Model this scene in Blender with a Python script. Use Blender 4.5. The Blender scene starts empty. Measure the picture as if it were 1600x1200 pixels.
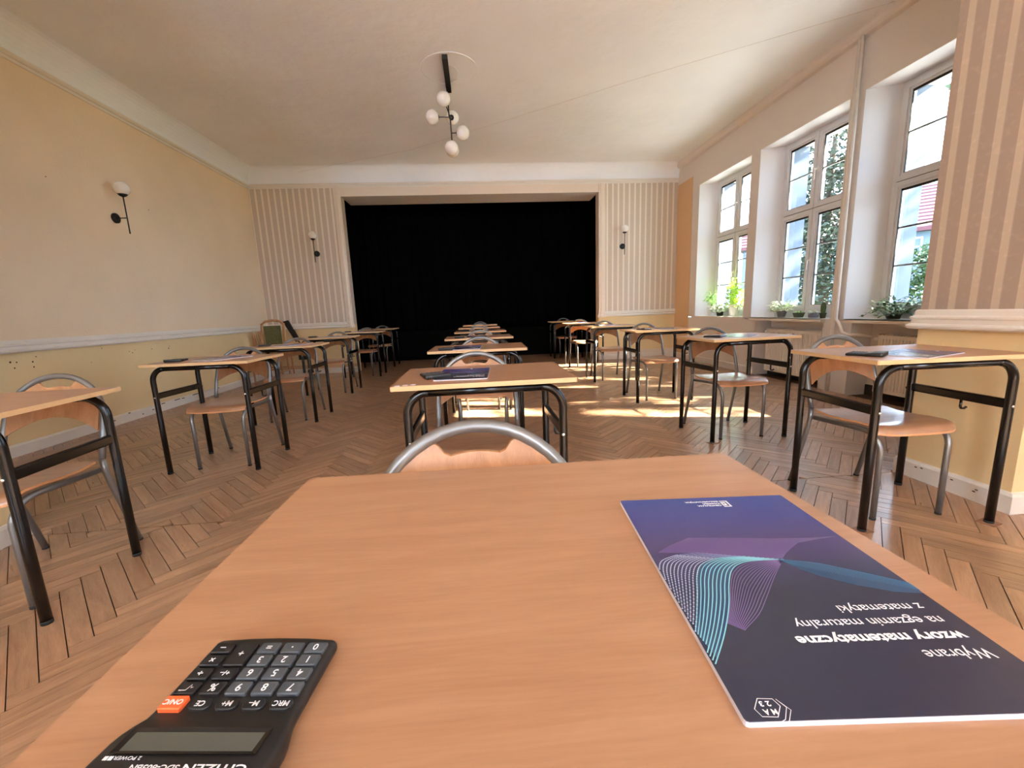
import bpy, bmesh, math, random
from mathutils import Vector, Matrix
random.seed(7)
PI = math.pi
S = bpy.context.scene
COL = S.collection
# ------------------------------------------------------------------ camera
cam_d = bpy.data.cameras.new('camera'); cam = bpy.data.objects.new('camera', cam_d); COL.objects.link(cam)
CR = Vector((0.9957522846, -0.0835618796, -0.0386626430)); CU = Vector((0.0525198979, 0.1705927522, 0.9839409399)); CF = Vector((0.0756243877, 0.9817919969, -0.1742567841))
EYE = Vector((0, 0, 1.03)); FPX = 644.77
cam.matrix_world = Matrix(((CR.x, CU.x, -CF.x, EYE.x), (CR.y, CU.y, -CF.y, EYE.y), (CR.z, CU.z, -CF.z, EYE.z), (0, 0, 0, 1)))
cam_d.sensor_width = 36; cam_d.lens = 14.5074; cam_d.clip_start = 0.02; cam_d.clip_end = 300
S.camera = cam
# ------------------------------------------------------------------ sky, sun, exposure
w = bpy.data.worlds.new('sky'); S.world = w; w.use_nodes = True
bg = w.node_tree.nodes['Background']; bg.inputs[0].default_value = (0.66, 0.81, 1.0, 1); bg.inputs[1].default_value = 7.0
sun_d = bpy.data.lights.new('sun', 'SUN'); sun_d.energy = 90; sun_d.angle = 0.012; sun_d.color = (1.0, 0.90, 0.74)
sun = bpy.data.objects.new('sun', sun_d); COL.objects.link(sun)
SUN_DIR = Vector((-1, 0.23, -0.633)).normalized()
sun.rotation_euler = SUN_DIR.to_track_quat('-Z', 'Y').to_euler(); sun.location = (20, 0, 15)
S.view_settings.view_transform = 'Standard'; S.view_settings.look = 'None'
S.view_settings.exposure = 1.8; S.view_settings.gamma = 1; S.view_settings.use_curve_mapping = False
S.cycles.max_bounces = 10; S.cycles.diffuse_bounces = 7; S.cycles.glossy_bounces = 4; S.cycles.transparent_max_bounces = 16
S.cycles.use_denoising = True; S.cycles.sample_clamp_indirect = 6.0; S.cycles.caustics_reflective = False; S.cycles.caustics_refractive = False

# ------------------------------------------------------------------ materials
def lin(c):
    return tuple(((v / 255) / 12.92 if v / 255 <= 0.04045 else ((v / 255 + 0.055) / 1.055) ** 2.4) for v in c) + (1,)
def mat(name, c, rough=0.6, metal=0.0, spec=0.5, coat=0.0, coat_r=0.1, bump=None, var=None):
    """c sRGB 0-255; bump=(scale, strength, distance); var=(scale, amount) slight tone variation"""
    m = bpy.data.materials.new(name); m.use_nodes = True; nt = m.node_tree; b = nt.nodes['Principled BSDF']
    b.inputs['Base Color'].default_value = lin(c); b.inputs['Roughness'].default_value = rough; b.inputs['Metallic'].default_value = metal
    b.inputs['Specular IOR Level'].default_value = spec; b.inputs['Coat Weight'].default_value = coat; b.inputs['Coat Roughness'].default_value = coat_r
    N = nt.nodes.new; L = nt.links.new
    if bump or var:
        tc = N('ShaderNodeTexCoord')
    if bump:
        n = N('ShaderNodeTexNoise'); n.inputs['Scale'].default_value = bump[0]; n.inputs['Detail'].default_value = 4
        bp = N('ShaderNodeBump'); bp.inputs['Strength'].default_value = bump[1]; bp.inputs['Distance'].default_value = bump[2]
        L(tc.outputs['Object'], n.inputs['Vector']); L(n.outputs[0], bp.inputs['Height']); L(bp.outputs[0], b.inputs['Normal'])
    if var:
        n2 = N('ShaderNodeTexNoise'); n2.inputs['Scale'].default_value = var[0]; n2.inputs['Detail'].default_value = 5
        L(tc.outputs['Object'], n2.inputs['Vector'])
        mr = N('ShaderNodeMapRange'); mr.inputs['From Min'].default_value = .3; mr.inputs['From Max'].default_value = .7
        mr.inputs['To Min'].default_value = 1 - var[1]; mr.inputs['To Max'].default_value = 1 + var[1]
        L(n2.outputs[0], mr.inputs[0])
        mx = N('ShaderNodeVectorMath'); mx.operation = 'SCALE'; mx.inputs[0].default_value = lin(c)[:3]
        L(mr.outputs[0], mx.inputs['Scale']); L(mx.outputs[0], b.inputs['Base Color'])
    return m
def wood(name, c1, c2, scale, rough=0.4, coat=0.0, axis=0, fine=60, per=0.0, coords='Object', coat_r=0.15, spec=0.5):
    """streaky wood; grain runs along the given axis; per = piece to piece tone change"""
    m = bpy.data.materials.new(name); m.use_nodes = True; nt = m.node_tree; b = nt.nodes['Principled BSDF']; N = nt.nodes.new; L = nt.links.new
    b.inputs['Roughness'].default_value = rough; b.inputs['Coat Weight'].default_value = coat; b.inputs['Coat Roughness'].default_value = coat_r; b.inputs['Specular IOR Level'].default_value = spec
    tc = N('ShaderNodeTexCoord'); mp = N('ShaderNodeMapping')
    s = [scale * 9] * 3; s[axis] = scale; mp.inputs['Scale'].default_value = s
    L(tc.outputs[coords], mp.inputs[0])
    n = N('ShaderNodeTexNoise'); n.inputs['Scale'].default_value = 1.0; n.inputs['Detail'].default_value = 7; n.inputs['Roughness'].default_value = .65; n.inputs['Distortion'].default_value = .6
    L(mp.outputs[0], n.inputs['Vector'])
    mp2 = N('ShaderNodeMapping'); s2 = [fine * 8] * 3; s2[axis] = fine * .5; mp2.inputs['Scale'].default_value = s2
    L(tc.outputs[coords], mp2.inputs[0])
    n2 = N('ShaderNodeTexNoise'); n2.inputs['Scale'].default_value = 1.0; n2.inputs['Detail'].default_value = 3; L(mp2.outputs[0], n2.inputs['Vector'])
    ad = N('ShaderNodeMath'); ad.operation = 'MULTIPLY_ADD'; ad.inputs[1].default_value = .35; L(n2.outputs[0], ad.inputs[0]); L(n.outputs[0], ad.inputs[2])
    cr = N('ShaderNodeMapRange'); cr.inputs['From Min'].default_value = .45; cr.inputs['From Max'].default_value = .9; L(ad.outputs[0], cr.inputs[0])
    mx = N('ShaderNodeMix'); mx.data_type = 'RGBA'; mx.inputs['A'].default_value = lin(c1); mx.inputs['B'].default_value = lin(c2)
    L(cr.outputs[0], mx.inputs['Factor']); out = mx.outputs['Result']
    if per:
        oi = N('ShaderNodeObjectInfo'); ge = N('ShaderNodeNewGeometry'); a2 = N('ShaderNodeMath'); a2.operation = 'ADD'
        L(oi.outputs['Random'], a2.inputs[0]); L(ge.outputs['Random Per Island'], a2.inputs[1])
        fr = N('ShaderNodeMath'); fr.operation = 'FRACT'; L(a2.outputs[0], fr.inputs[0])
        mr = N('ShaderNodeMapRange'); mr.inputs['To Min'].default_value = 1 - per; mr.inputs['To Max'].default_value = 1 + per; L(fr.outputs[0], mr.inputs[0])
        vm = N('ShaderNodeVectorMath'); vm.operation = 'SCALE'; L(out, vm.inputs[0]); L(mr.outputs[0], vm.inputs['Scale']); out = vm.outputs[0]
        wn = N('ShaderNodeVectorMath'); wn.operation = 'SCALE'; wn.inputs[0].default_value = (37, 11, 5); L(fr.outputs[0], wn.inputs['Scale'])
        ro = N('ShaderNodeVectorMath'); ro.operation = 'ADD'; L(tc.outputs[coords], ro.inputs[0]); L(wn.outputs[0], ro.inputs[1]); L(ro.outputs[0], mp.inputs[0])
        r2 = N('ShaderNodeMapRange'); r2.inputs['To Min'].default_value = rough - .06; r2.inputs['To Max'].default_value = rough + .10; L(n.outputs[0], r2.inputs[0]); L(r2.outputs[0], b.inputs['Roughness'])
    L(out, b.inputs['Base Color'])
    return m
def striped(name, axis, pitch, frac, ca, cb, off=0.0):
    m = mat(name, ca, .75); nt = m.node_tree; b = nt.nodes['Principled BSDF']; N = nt.nodes.new; L = nt.links.new
    tc = N('ShaderNodeTexCoord'); sp = N('ShaderNodeSeparateXYZ'); L(tc.outputs['Object'], sp.inputs[0])
    a = N('ShaderNodeMath'); a.operation = 'MULTIPLY_ADD'; a.inputs[1].default_value = 1 / pitch; a.inputs[2].default_value = 100 + off; L(sp.outputs[axis], a.inputs[0])
    f = N('ShaderNodeMath'); f.operation = 'FRACT'; L(a.outputs[0], f.inputs[0])
    r = N('ShaderNodeValToRGB'); e = r.color_ramp; e.elements[0].color = lin(ca); e.elements[1].color = lin(cb)
    e.elements[0].position = 1 - frac - .05; e.elements[1].position = 1 - frac + .03
    x = e.elements.new(.97); x.color = lin(cb); x = e.elements.new(1.0); x.color = lin(ca); L(f.outputs[0], r.inputs[0])
    n = N('ShaderNodeTexNoise'); n.inputs['Scale'].default_value = 38; n.inputs['Detail'].default_value = 2; L(tc.outputs['Object'], n.inputs['Vector'])
    mr = N('ShaderNodeMapRange'); mr.inputs['From Min'].default_value = .55; mr.inputs['From Max'].default_value = .72; mr.inputs['To Min'].default_value = .97; mr.inputs['To Max'].default_value = 1.06; L(n.outputs[0], mr.inputs[0])
    vm = N('ShaderNodeVectorMath'); vm.operation = 'SCALE'; L(r.outputs[0], vm.inputs[0]); L(mr.outputs[0], vm.inputs['Scale']); L(vm.outputs[0], b.inputs['Base Color'])
    return m
M = {}
M['upper'] = mat('wall_upper_paint', (232, 211, 180), .75, bump=(45, .25, .01), var=(1.2, .05))
M['dado'] = mat('dado_paint', (230, 204, 154), .62, bump=(30, .2, .01), var=(1.0, .06))
M['ceil'] = mat('ceiling_plaster', (238, 240, 242), .55, bump=(3.0, .5, .04), var=(.8, .05))
M['cove'] = mat('cove_paint', (236, 240, 246), .6)
M['cornice'] = mat('cornice_paint', (230, 214, 196), .6)
M['trim'] = mat('trim_paint', (228, 220, 208), .4, bump=(14, .15, .01))
M['pier'] = mat('window_wall_paint', (220, 212, 204), .7, bump=(20, .2, .01))
M['reveal'] = mat('reveal_paint', (232, 232, 236), .6)
M['tan'] = mat('tan_panel_paint', (214, 176, 134), .7)
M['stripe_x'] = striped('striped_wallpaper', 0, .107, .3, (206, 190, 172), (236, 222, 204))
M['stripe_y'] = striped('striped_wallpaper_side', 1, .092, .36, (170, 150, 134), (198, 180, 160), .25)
M['dark_wall'] = mat('alcove_dark_paint', (60, 56, 56), .9)
M['soffit'] = mat('soffit_paint', (205, 200, 196), .8)
M['black_cloth'] = mat('black_velvet', (5, 5, 6), 1.0, spec=.05)
M['black_panel'] = mat('black_stage_board', (5, 5, 5), .8, spec=.06)
M['joint'] = mat('floor_joint_dirt', (70, 48, 34), .8)
M['parquet'] = wood('oak_parquet', (178, 140, 108), (134, 98, 72), 3.0, .28, coat=.25, axis=0, fine=40, per=.19, coords='UV', coat_r=.22)
M['beech'] = wood('beech_laminate', (180, 136, 102), (163, 118, 85), 3.6, .30, axis=0, fine=45)
M['edge'] = wood('beech_edge_band', (216, 180, 134), (204, 166, 118), 3, .4, axis=0)
M['ply'] = wood('beech_plywood', (188, 140, 98), (158, 108, 70), 3.0, .33, axis=2, fine=45, coat=.2)
M['plyseat'] = wood('beech_plywood_seat', (178, 134, 100), (152, 106, 76), 3.0, .28, axis=0, fine=45, coat=.3)
M['ply_edge'] = mat('plywood_edge', (206, 148, 100), .5)
M['black_tube'] = mat('black_enamel', (9, 9, 9), .20, spec=.5)
M['silver'] = mat('silver_enamel', (134, 133, 131), .36, metal=.7)
M['bolt'] = mat('zinc_bolt', (225, 222, 215), .25, metal=.9)
M['rubber'] = mat('black_rubber', (20, 19, 19), .7)
M['pvc'] = mat('window_pvc', (220, 223, 228), .35)
M['gasket'] = mat('window_gasket', (38, 32, 30), .7)  # dark tone for real gaskets and for strips that imitate shade
M['white_plastic'] = mat('white_plastic', (238, 236, 232), .3)
M['radiator'] = mat('radiator_enamel', (230, 220, 206), .4)
M['pipe'] = mat('pipe_enamel', (230, 222, 212), .4)
M['opal'] = mat('opal_glass', (236, 230, 222), .18, spec=.6)
M['lamp_black'] = mat('lamp_black_metal', (16, 14, 14), .45)
M['olive_wood'] = wood('old_chair_wood', (214, 164, 116), (176, 120, 78), 4, .4, axis=2)
M['green_cloth'] = mat('green_patterned_upholstery', (104, 100, 62), .95, var=(90, .5))
M['white_pot'] = mat('white_ceramic_pot', (232, 232, 232), .3)
M['grey_pot'] = mat('grey_pot', (122, 118, 124), .5)
M['dark_pot'] = mat('dark_pot', (60, 66, 44), .6)
M['soil'] = mat('potting_soil', (52, 40, 30), .95)
M['leaf'] = mat('leaf_green', (92, 132, 52), .45, var=(14, .35))
M['leaf_lime'] = mat('leaf_lime', (176, 206, 60), .45, var=(14, .25))
M['leaf_var'] = mat('leaf_variegated', (196, 204, 168), .45, var=(60, .6))
M['leaf_ivy'] = mat('leaf_ivy', (92, 116, 70), .45, var=(40, .5))
M['cactus'] = mat('cactus_green', (70, 92, 48), .6, var=(40, .3))
M['bark'] = mat('bark', (78, 62, 48), .9, bump=(20, .6, .05))
M['tree_dark'] = mat('evergreen_foliage', (36, 46, 28), .6, var=(3, .5))
M['tree_mid'] = mat('broadleaf_foliage', (56, 76, 40), .55, var=(3, .35))
M['tree_light'] = mat('hedge_foliage', (54, 72, 42), .6, var=(2, .35))
M['lawn'] = mat('lawn', (66, 78, 46), .9, var=(1.5, .3))
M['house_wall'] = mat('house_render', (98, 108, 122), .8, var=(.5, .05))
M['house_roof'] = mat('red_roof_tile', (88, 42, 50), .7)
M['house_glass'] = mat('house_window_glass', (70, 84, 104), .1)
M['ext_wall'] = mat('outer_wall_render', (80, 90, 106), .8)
M['paper'] = mat('paper_edges', (214, 208, 214), .7)
M['calc_body'] = mat('calculator_black_plastic', (30, 28, 28), .42, bump=(700, .12, .0004))
M['key_grey'] = mat('key_grey_rubber', (72, 76, 80), .5)
M['key_black'] = mat('key_black_rubber', (27, 26, 27), .45)
M['key_orange'] = mat('key_orange_rubber', (244, 104, 52), .45)
M['print_white'] = mat('white_print', (232, 232, 234), .5)
M['lcd'] = mat('lcd_screen', (88, 90, 82), .12)
M['solar'] = mat('solar_cell', (66, 52, 50), .15)
M['chip'] = mat('chipped_plaster', (88, 66, 44), .9)
M['wire'] = mat('thin_wire', (196, 176, 156), .6)
M['ink_cyan'] = mat('cyan_ink', (132, 200, 212), .35)
M['ink_dim'] = mat('pale_violet_ink', (112, 88, 142), .35)
M['ink_teal'] = mat('teal_ink', (58, 112, 150), .35)
M['ink_teal2'] = mat('deep_teal_ink', (36, 66, 98), .35)
M['ink_violet'] = mat('violet_ink', (92, 70, 122), .35)
M['shim'] = mat('wooden_shim_mat', (140, 100, 74), .7)
M['sticker'] = mat('pale_sticker', (240, 228, 236), .5)
def glass_mat():
    m = bpy.data.materials.new('window_glass'); m.use_nodes = True; nt = m.node_tree; nt.nodes.clear(); N = nt.nodes.new; L = nt.links.new
    t = N('ShaderNodeBsdfTransparent'); t.inputs[0].default_value = (.74, .78, .80, 1); g = N('ShaderNodeBsdfGlossy'); g.inputs['Roughness'].default_value = .02
    lw = N('ShaderNodeLayerWeight'); f = N('ShaderNodeMapRange'); f.interpolation_type = 'SMOOTHERSTEP'; f.inputs['From Min'].default_value = .25; f.inputs['To Min'].default_value = .04; f.inputs['To Max'].default_value = .8; L(lw.outputs['Facing'], f.inputs[0]); mx = N('ShaderNodeMixShader'); o = N('ShaderNodeOutputMaterial')
    L(f.outputs[0], mx.inputs[0]); L(t.outputs[0], mx.inputs[1]); L(g.outputs[0], mx.inputs[2]); L(mx.outputs[0], o.inputs[0]); return m
M['glass'] = glass_mat()
def cover_mat():
    m = mat('navy_glossy_cover', (60, 60, 90), .22, spec=.5); nt = m.node_tree; b = nt.nodes['Principled BSDF']; N = nt.nodes.new; L = nt.links.new
    tc = N('ShaderNodeTexCoord'); sp = N('ShaderNodeSeparateXYZ'); L(tc.outputs['Object'], sp.inputs[0])
    mr = N('ShaderNodeMapRange'); mr.inputs['From Min'].default_value = -.1485; mr.inputs['From Max'].default_value = .1485; L(sp.outputs[1], mr.inputs[0])
    r = N('ShaderNodeValToRGB'); e = r.color_ramp; e.elements[0].position = 0; e.elements[0].color = lin((50, 64, 136)); e.elements[1].position = 1; e.elements[1].color = lin((46, 48, 66))
    for p, c in ((.18, (58, 58, 124)), (.36, (72, 58, 104)), (.50, (56, 54, 84)), (.62, (46, 48, 66))):
        x = e.elements.new(p); x.color = lin(c)
    L(mr.outputs[0], r.inputs[0]); L(r.outputs[0], b.inputs['Base Color']); return m
M['cover'] = cover_mat()

# ------------------------------------------------------------------ mesh helpers
class MB:
    def __init__(s): s.v = []; s.f = []; s.mi = []; s.sm = []; s.uv = None
    def add(s, vs, fs, mi=0, smooth=False):
        o = len(s.v); s.v += [tuple(p) for p in vs]
        for f in fs: s.f.append([i + o for i in f]); s.mi.append(mi); s.sm.append(smooth)
        return s
    def box(s, x0, x1, y0, y1, z0, z1, mi=0):
        return s.add([(x0, y0, z0), (x1, y0, z0), (x1, y1, z0), (x0, y1, z0), (x0, y0, z1), (x1, y0, z1), (x1, y1, z1), (x0, y1, z1)],
                     [(3, 2, 1, 0), (4, 5, 6, 7), (0, 1, 5, 4), (1, 2, 6, 5), (2, 3, 7, 6), (3, 0, 4, 7)], mi)
    def prism(s, poly, z0, z1, mi=0, ax=2, side_mi=None):
        """poly 2D CCW extruded along axis ax (0,1,2)"""
        n = len(poly)
        def P(a, b, c): return {2: (a, b, c), 1: (a, c, b), 0: (c, a, b)}[ax]
        vs = [P(a, b, z0) for a, b in poly] + [P(a, b, z1) for a, b in poly]
        s.add(vs, [tuple(range(n - 1, -1, -1)), tuple(range(n, 2 * n))], mi)
        o = len(s.v) - 2 * n
        for i in range(n):
            j = (i + 1) % n; s.f.append([o + i, o + j, o + n + j, o + n + i]); s.mi.append(mi if side_mi is None else side_mi); s.sm.append(False)
        return s
    def tube(s, pts, r, seg=10, caps=True, mi=0, closed=False, sq=None):
        pts = [Vector(p) for p in pts]; n = len(pts); rs = r if isinstance(r, (list, tuple)) else [r] * n
        T = []
        for i in range(n):
            a = pts[i - 1] if (i > 0 or closed) else pts[i]; b = pts[(i + 1) % n] if (i < n - 1 or closed) else pts[i]
            T.append((b - a).normalized())
        u = T[0].orthogonal().normalized(); vs = []
        for i in range(n):
            if i: u = (u - T[i] * u.dot(T[i])).normalized()
            w_ = T[i].cross(u)
            for k in range(seg):
                a = 2 * PI * k / seg; vs.append(pts[i] + (u * math.cos(a) + w_ * math.sin(a)) * rs[i])
        fs = []
        for i in range(n if closed else n - 1):
            j = (i + 1) % n
            for k in range(seg):
                l = (k + 1) % seg; fs.append((i * seg + k, i * seg + l, j * seg + l, j * seg + k))
        s.add(vs, fs, mi, True)
        if caps and not closed:
            o = len(s.v) - len(vs)
            s.f.append([o + k for k in range(seg)][::-1]); s.mi.append(mi); s.sm.append(False)
            s.f.append([o + (n - 1) * seg + k for k in range(seg)]); s.mi.append(mi); s.sm.append(False)
        return s
    def lathe(s, prof, c=(0, 0, 0), seg=20, mi=0, ax=2, sm=True):
        """prof list of (r, h)"""
        vs = []; n = len(prof)
        for r_, h in prof:
            for k in range(seg):
                a = 2 * PI * k / seg; p = (r_ * math.cos(a), r_ * math.sin(a), h)
                if ax == 0: p = (h, p[0], p[1])
                if ax == 1: p = (p[1], h, p[0])
                vs.append((c[0] + p[0], c[1] + p[1], c[2] + p[2]))
        fs = [(i * seg + k, i * seg + (k + 1) % seg, (i + 1) * seg + (k + 1) % seg, (i + 1) * seg + k) for i in range(n - 1) for k in range(seg)]
        s.add(vs, fs, mi, sm)
        o = len(s.v) - len(vs)
        for i, rev in ((0, True), (n - 1, False)):
            if prof[i][0] > 1e-5:
                f = [o + i * seg + k for k in range(seg)]; s.f.append(f[::-1] if rev else f); s.mi.append(mi); s.sm.append(False)
        return s
    def sphere(s, c, r, seg=24, mi=0, sz=1.0):
        return s.lathe([(max(r * math.sin(PI * i / (seg // 2)), 1e-6), -r * sz * math.cos(PI * i / (seg // 2))) for i in range(seg // 2 + 1)], c, seg, mi)
    def mesh(s, name, mats, weld=False):
        me = bpy.data.meshes.new(name); me.from_pydata(s.v, [], s.f)
        for m in mats: me.materials.append(m)
        me.polygons.foreach_set('material_index', s.mi); me.polygons.foreach_set('use_smooth', s.sm)
        if s.uv:
            l = me.uv_layers.new(name='UVMap'); l.data.foreach_set('uv', [c for p in s.uv for c in p])
        me.validate(); me.update(); return me
    def build(s, name, mats, parent=None, **kw):
        if not isinstance(mats, (list, tuple)): mats = [mats]
        return obj(name, s.mesh(name, mats), parent, **kw)
def obj(name, me, parent=None, loc=None, rot=None, **props):
    o = bpy.data.objects.new(name, me); COL.objects.link(o)
    if parent: o.parent = parent
    if loc: o.location = loc
    if rot: o.rotation_euler = rot
    for k, v_ in props.items(): o[k] = v_
    return o
def struct(o): o['kind'] = 'structure'; return o
def thing(name, label, cat, loc=(0, 0, 0), rz=0, group=None):
    o = bpy.data.objects.new(name, None); COL.objects.link(o); o.location = loc; o.rotation_euler = (0, 0, rz); o.empty_display_size = .05
    o['label'] = label; o['category'] = cat
    if group: o['group'] = group
    return o
def tag(o, label, cat, group=None):
    o['label'] = label; o['category'] = cat
    if group: o['group'] = group
    return o
def dup(root, loc, rz, label, group=None):
    m = {}
    def rec(o, par):
        c = o.copy(); COL.objects.link(c)
        if par: c.parent = par
        for ch in kids.get(o.name, []): rec(ch, c)
        return c
    r = rec(root, None); r.location = loc; r.rotation_euler = (0, 0, rz); r['label'] = label
    if group: r['group'] = group
    return r
kids = {}
def index_kids(root):
    def rec(o):
        kids[o.name] = list(o.children)
        for c in o.children: rec(c)
    rec(root)
def arc(c, r, a0, a1, n, plane='xz', y=0):
    out = []
    for i in range(n + 1):
        a = a0 + (a1 - a0) * i / n; p, q = c[0] + r * math.cos(a), c[1] + r * math.sin(a)
        out.append((p, y, q) if plane == 'xz' else ((y, p, q) if plane == 'yz' else (p, q, y)))
    return out
def rrect(w_, d, r, n=3):
    pts = []
    for cx, cy, a in ((w_ / 2 - r, d / 2 - r, 0), (-w_ / 2 + r, d / 2 - r, PI / 2), (-w_ / 2 + r, -d / 2 + r, PI), (w_ / 2 - r, -d / 2 + r, 1.5 * PI)):
        for i in range(n + 1):
            b = a + PI / 2 * i / n; pts.append((cx + r * math.cos(b), cy + r * math.sin(b)))
    return pts
def key_mb(w_, d, h, r, ch=.0006):
    m = MB(); lv = [(0, 0), (0, h - ch), (ch, h)]; base = rrect(w_, d, r); n = len(base); vs = []
    for ins, z in lv:
        for x, y in rrect(w_ - 2 * ins, d - 2 * ins, max(r - ins, .0003)): vs.append((x, y, z))
    fs = [(i * n + k, i * n + (k + 1) % n, (i + 1) * n + (k + 1) % n, (i + 1) * n + k) for i in range(2) for k in range(n)] + [tuple(range(2 * n, 3 * n))]
    return m.add(vs, fs)
def text_mesh(name, body, size, mt, bold=0.0, width=None, align='LEFT', depth=0.00008):
    cu = bpy.data.curves.new(name, 'FONT'); cu.body = body; cu.size = size; cu.extrude = depth; cu.offset = bold; cu.align_x = align; cu.resolution_u = 3
    o = bpy.data.objects.new(name, cu); COL.objects.link(o)
    dg = bpy.context.evaluated_depsgraph_get(); me = bpy.data.meshes.new_from_object(o.evaluated_get(dg)); bpy.data.objects.remove(o); me.name = name
    if width:
        xs = [v_.co.x for v_ in me.vertices]; x0 = min(xs); sc = width / (max(xs) - x0)
        for v_ in me.vertices: v_.co.x = (v_.co.x - x0) * sc
    me.materials.clear(); me.materials.append(mt); return me
def clip(poly, inside, inter):
    out = []
    for i in range(len(poly)):
        a, b = poly[i], poly[(i + 1) % len(poly)]
        if inside(a):
            out.append(a)
            if not inside(b): out.append(inter(a, b))
        elif inside(b): out.append(inter(a, b))
    return out
def clip_box(poly, x0, x1, y0, y1):
    for k, val, sg in ((0, x0, 1), (0, x1, -1), (1, y0, 1), (1, y1, -1)):
        if not poly: return poly
        def inter(a, b):
            t = (val - a[k]) / (b[k] - a[k]); return tuple(a[i] + (b[i] - a[i]) * t for i in range(len(a)))
        poly = clip(poly, lambda p: (p[k] - val) * sg >= -1e-9, inter)
    return poly
def px(x, y, z):
    d = Vector((x, y, z)) - EYE; q = d.dot(CF)
    if q < .05: return None
    return 800 + FPX * d.dot(CR) / q, 600 - FPX * d.dot(CU) / q

# ------------------------------------------------------------------ room shell
XL, XR, YB, ZC = -3.87, 3.93, 8.05, 3.62
YF = -3.6                     # wall behind the camera
SY0, SY1 = 1.62, 2.13         # the two wall stubs between the rooms
SL, SR = -2.348, 2.455
ZR0, ZR1, ZM = .845, .95, 3.30
floor = struct(MB().box(XL - .3, XR + .3, YF - .3, YB + 1.9, -.12, -.012).build('floor', M['joint']))
struct(MB().box(XL - .3, XR + .7, YF - .3, YB + .02, ZC, ZC + .2).build('ceiling', M['ceil']))

def band_wall(name, x, z0, z1, y0, y1, mt): return struct(MB().box(x - .25, x, y0, y1, z0, z1).build(name, mt))
wl = MB(); wl.box(XL - .25, XL, SY1, YB + .2, -.012, ZR0 + .05, 1); wl.box(XL - .25, XL, SY1, YB + .2, ZR0 + .05, ZC, 0)
wall_left = struct(wl.build('wall_left', [M['upper'], M['dado']]))
# back wall with the stage opening
OX0, OX1, OZ = -2.313, 2.383, 3.155
wb = MB()
for a, b in ((XL, OX0), (OX1, XR)):
    wb.box(a, b, YB, YB + .2, -.012, ZR0 + .05, 1); wb.box(a, b, YB, YB + .2, ZR0 + .05, ZM, 0); wb.box(a, b, YB, YB + .2, ZM, ZC, 2)
wb.box(OX0, OX1, YB, YB + .62, OZ, ZC, 2)
wb.box(OX0, OX1, YB + .001, YB + .62, OZ - .001, OZ, 3)
struct(wb.build('wall_back', [M['stripe_x'], M['dado'], M['cornice'], M['soffit']]))
al = MB(); al.box(-3.3, -3.1, YB + .2, YB + 1.9, -.012, ZC); al.box(3.1, 3.3, YB + .2, YB + 1.9, -.012, ZC); al.box(-3.3, 3.3, YB + 1.8, YB + 1.9, -.012, ZC)
al.box(-3.3, 3.3, YB + .62, YB + 1.9, ZC, ZC + .1); al.box(-3.3, OX0, YB + .2, YB + .62, ZC, ZC + .1); al.box(OX1, 3.3, YB + .2, YB + .62, ZC, ZC + .1)
struct(al.build('wall_alcove', M['dark_wall']))
# front room behind the camera
fr = MB(); fr.box(XL - .25, XL, YF - .25, SY0, -.012, ZR0 + .05, 1); fr.box(XL - .25, XL, YF - .25, SY0, ZR0 + .05, ZC, 0)
struct(fr.build('wall_front_left', [M['upper'], M['dado']]))
fb = MB(); fb.box(XL, XR, YF - .25, YF, -.012, .75, 1); fb.box(XL, XR, YF - .25, YF, 3.3, ZC, 0)
for a, b in ((XL, -2.9), (-1.7, .5), (1.7, XR)): fb.box(a, b, YF - .25, YF, .75, 3.3, 0)  # piers around openings added to let more light in from behind
struct(fb.build('wall_front', [M['upper'], M['dado']]))
# stubs
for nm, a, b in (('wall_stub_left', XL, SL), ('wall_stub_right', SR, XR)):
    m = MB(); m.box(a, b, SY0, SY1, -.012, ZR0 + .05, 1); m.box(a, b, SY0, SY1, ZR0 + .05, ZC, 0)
    st = struct(m.build(nm, [M['stripe_y'], M['dado']]))
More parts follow.
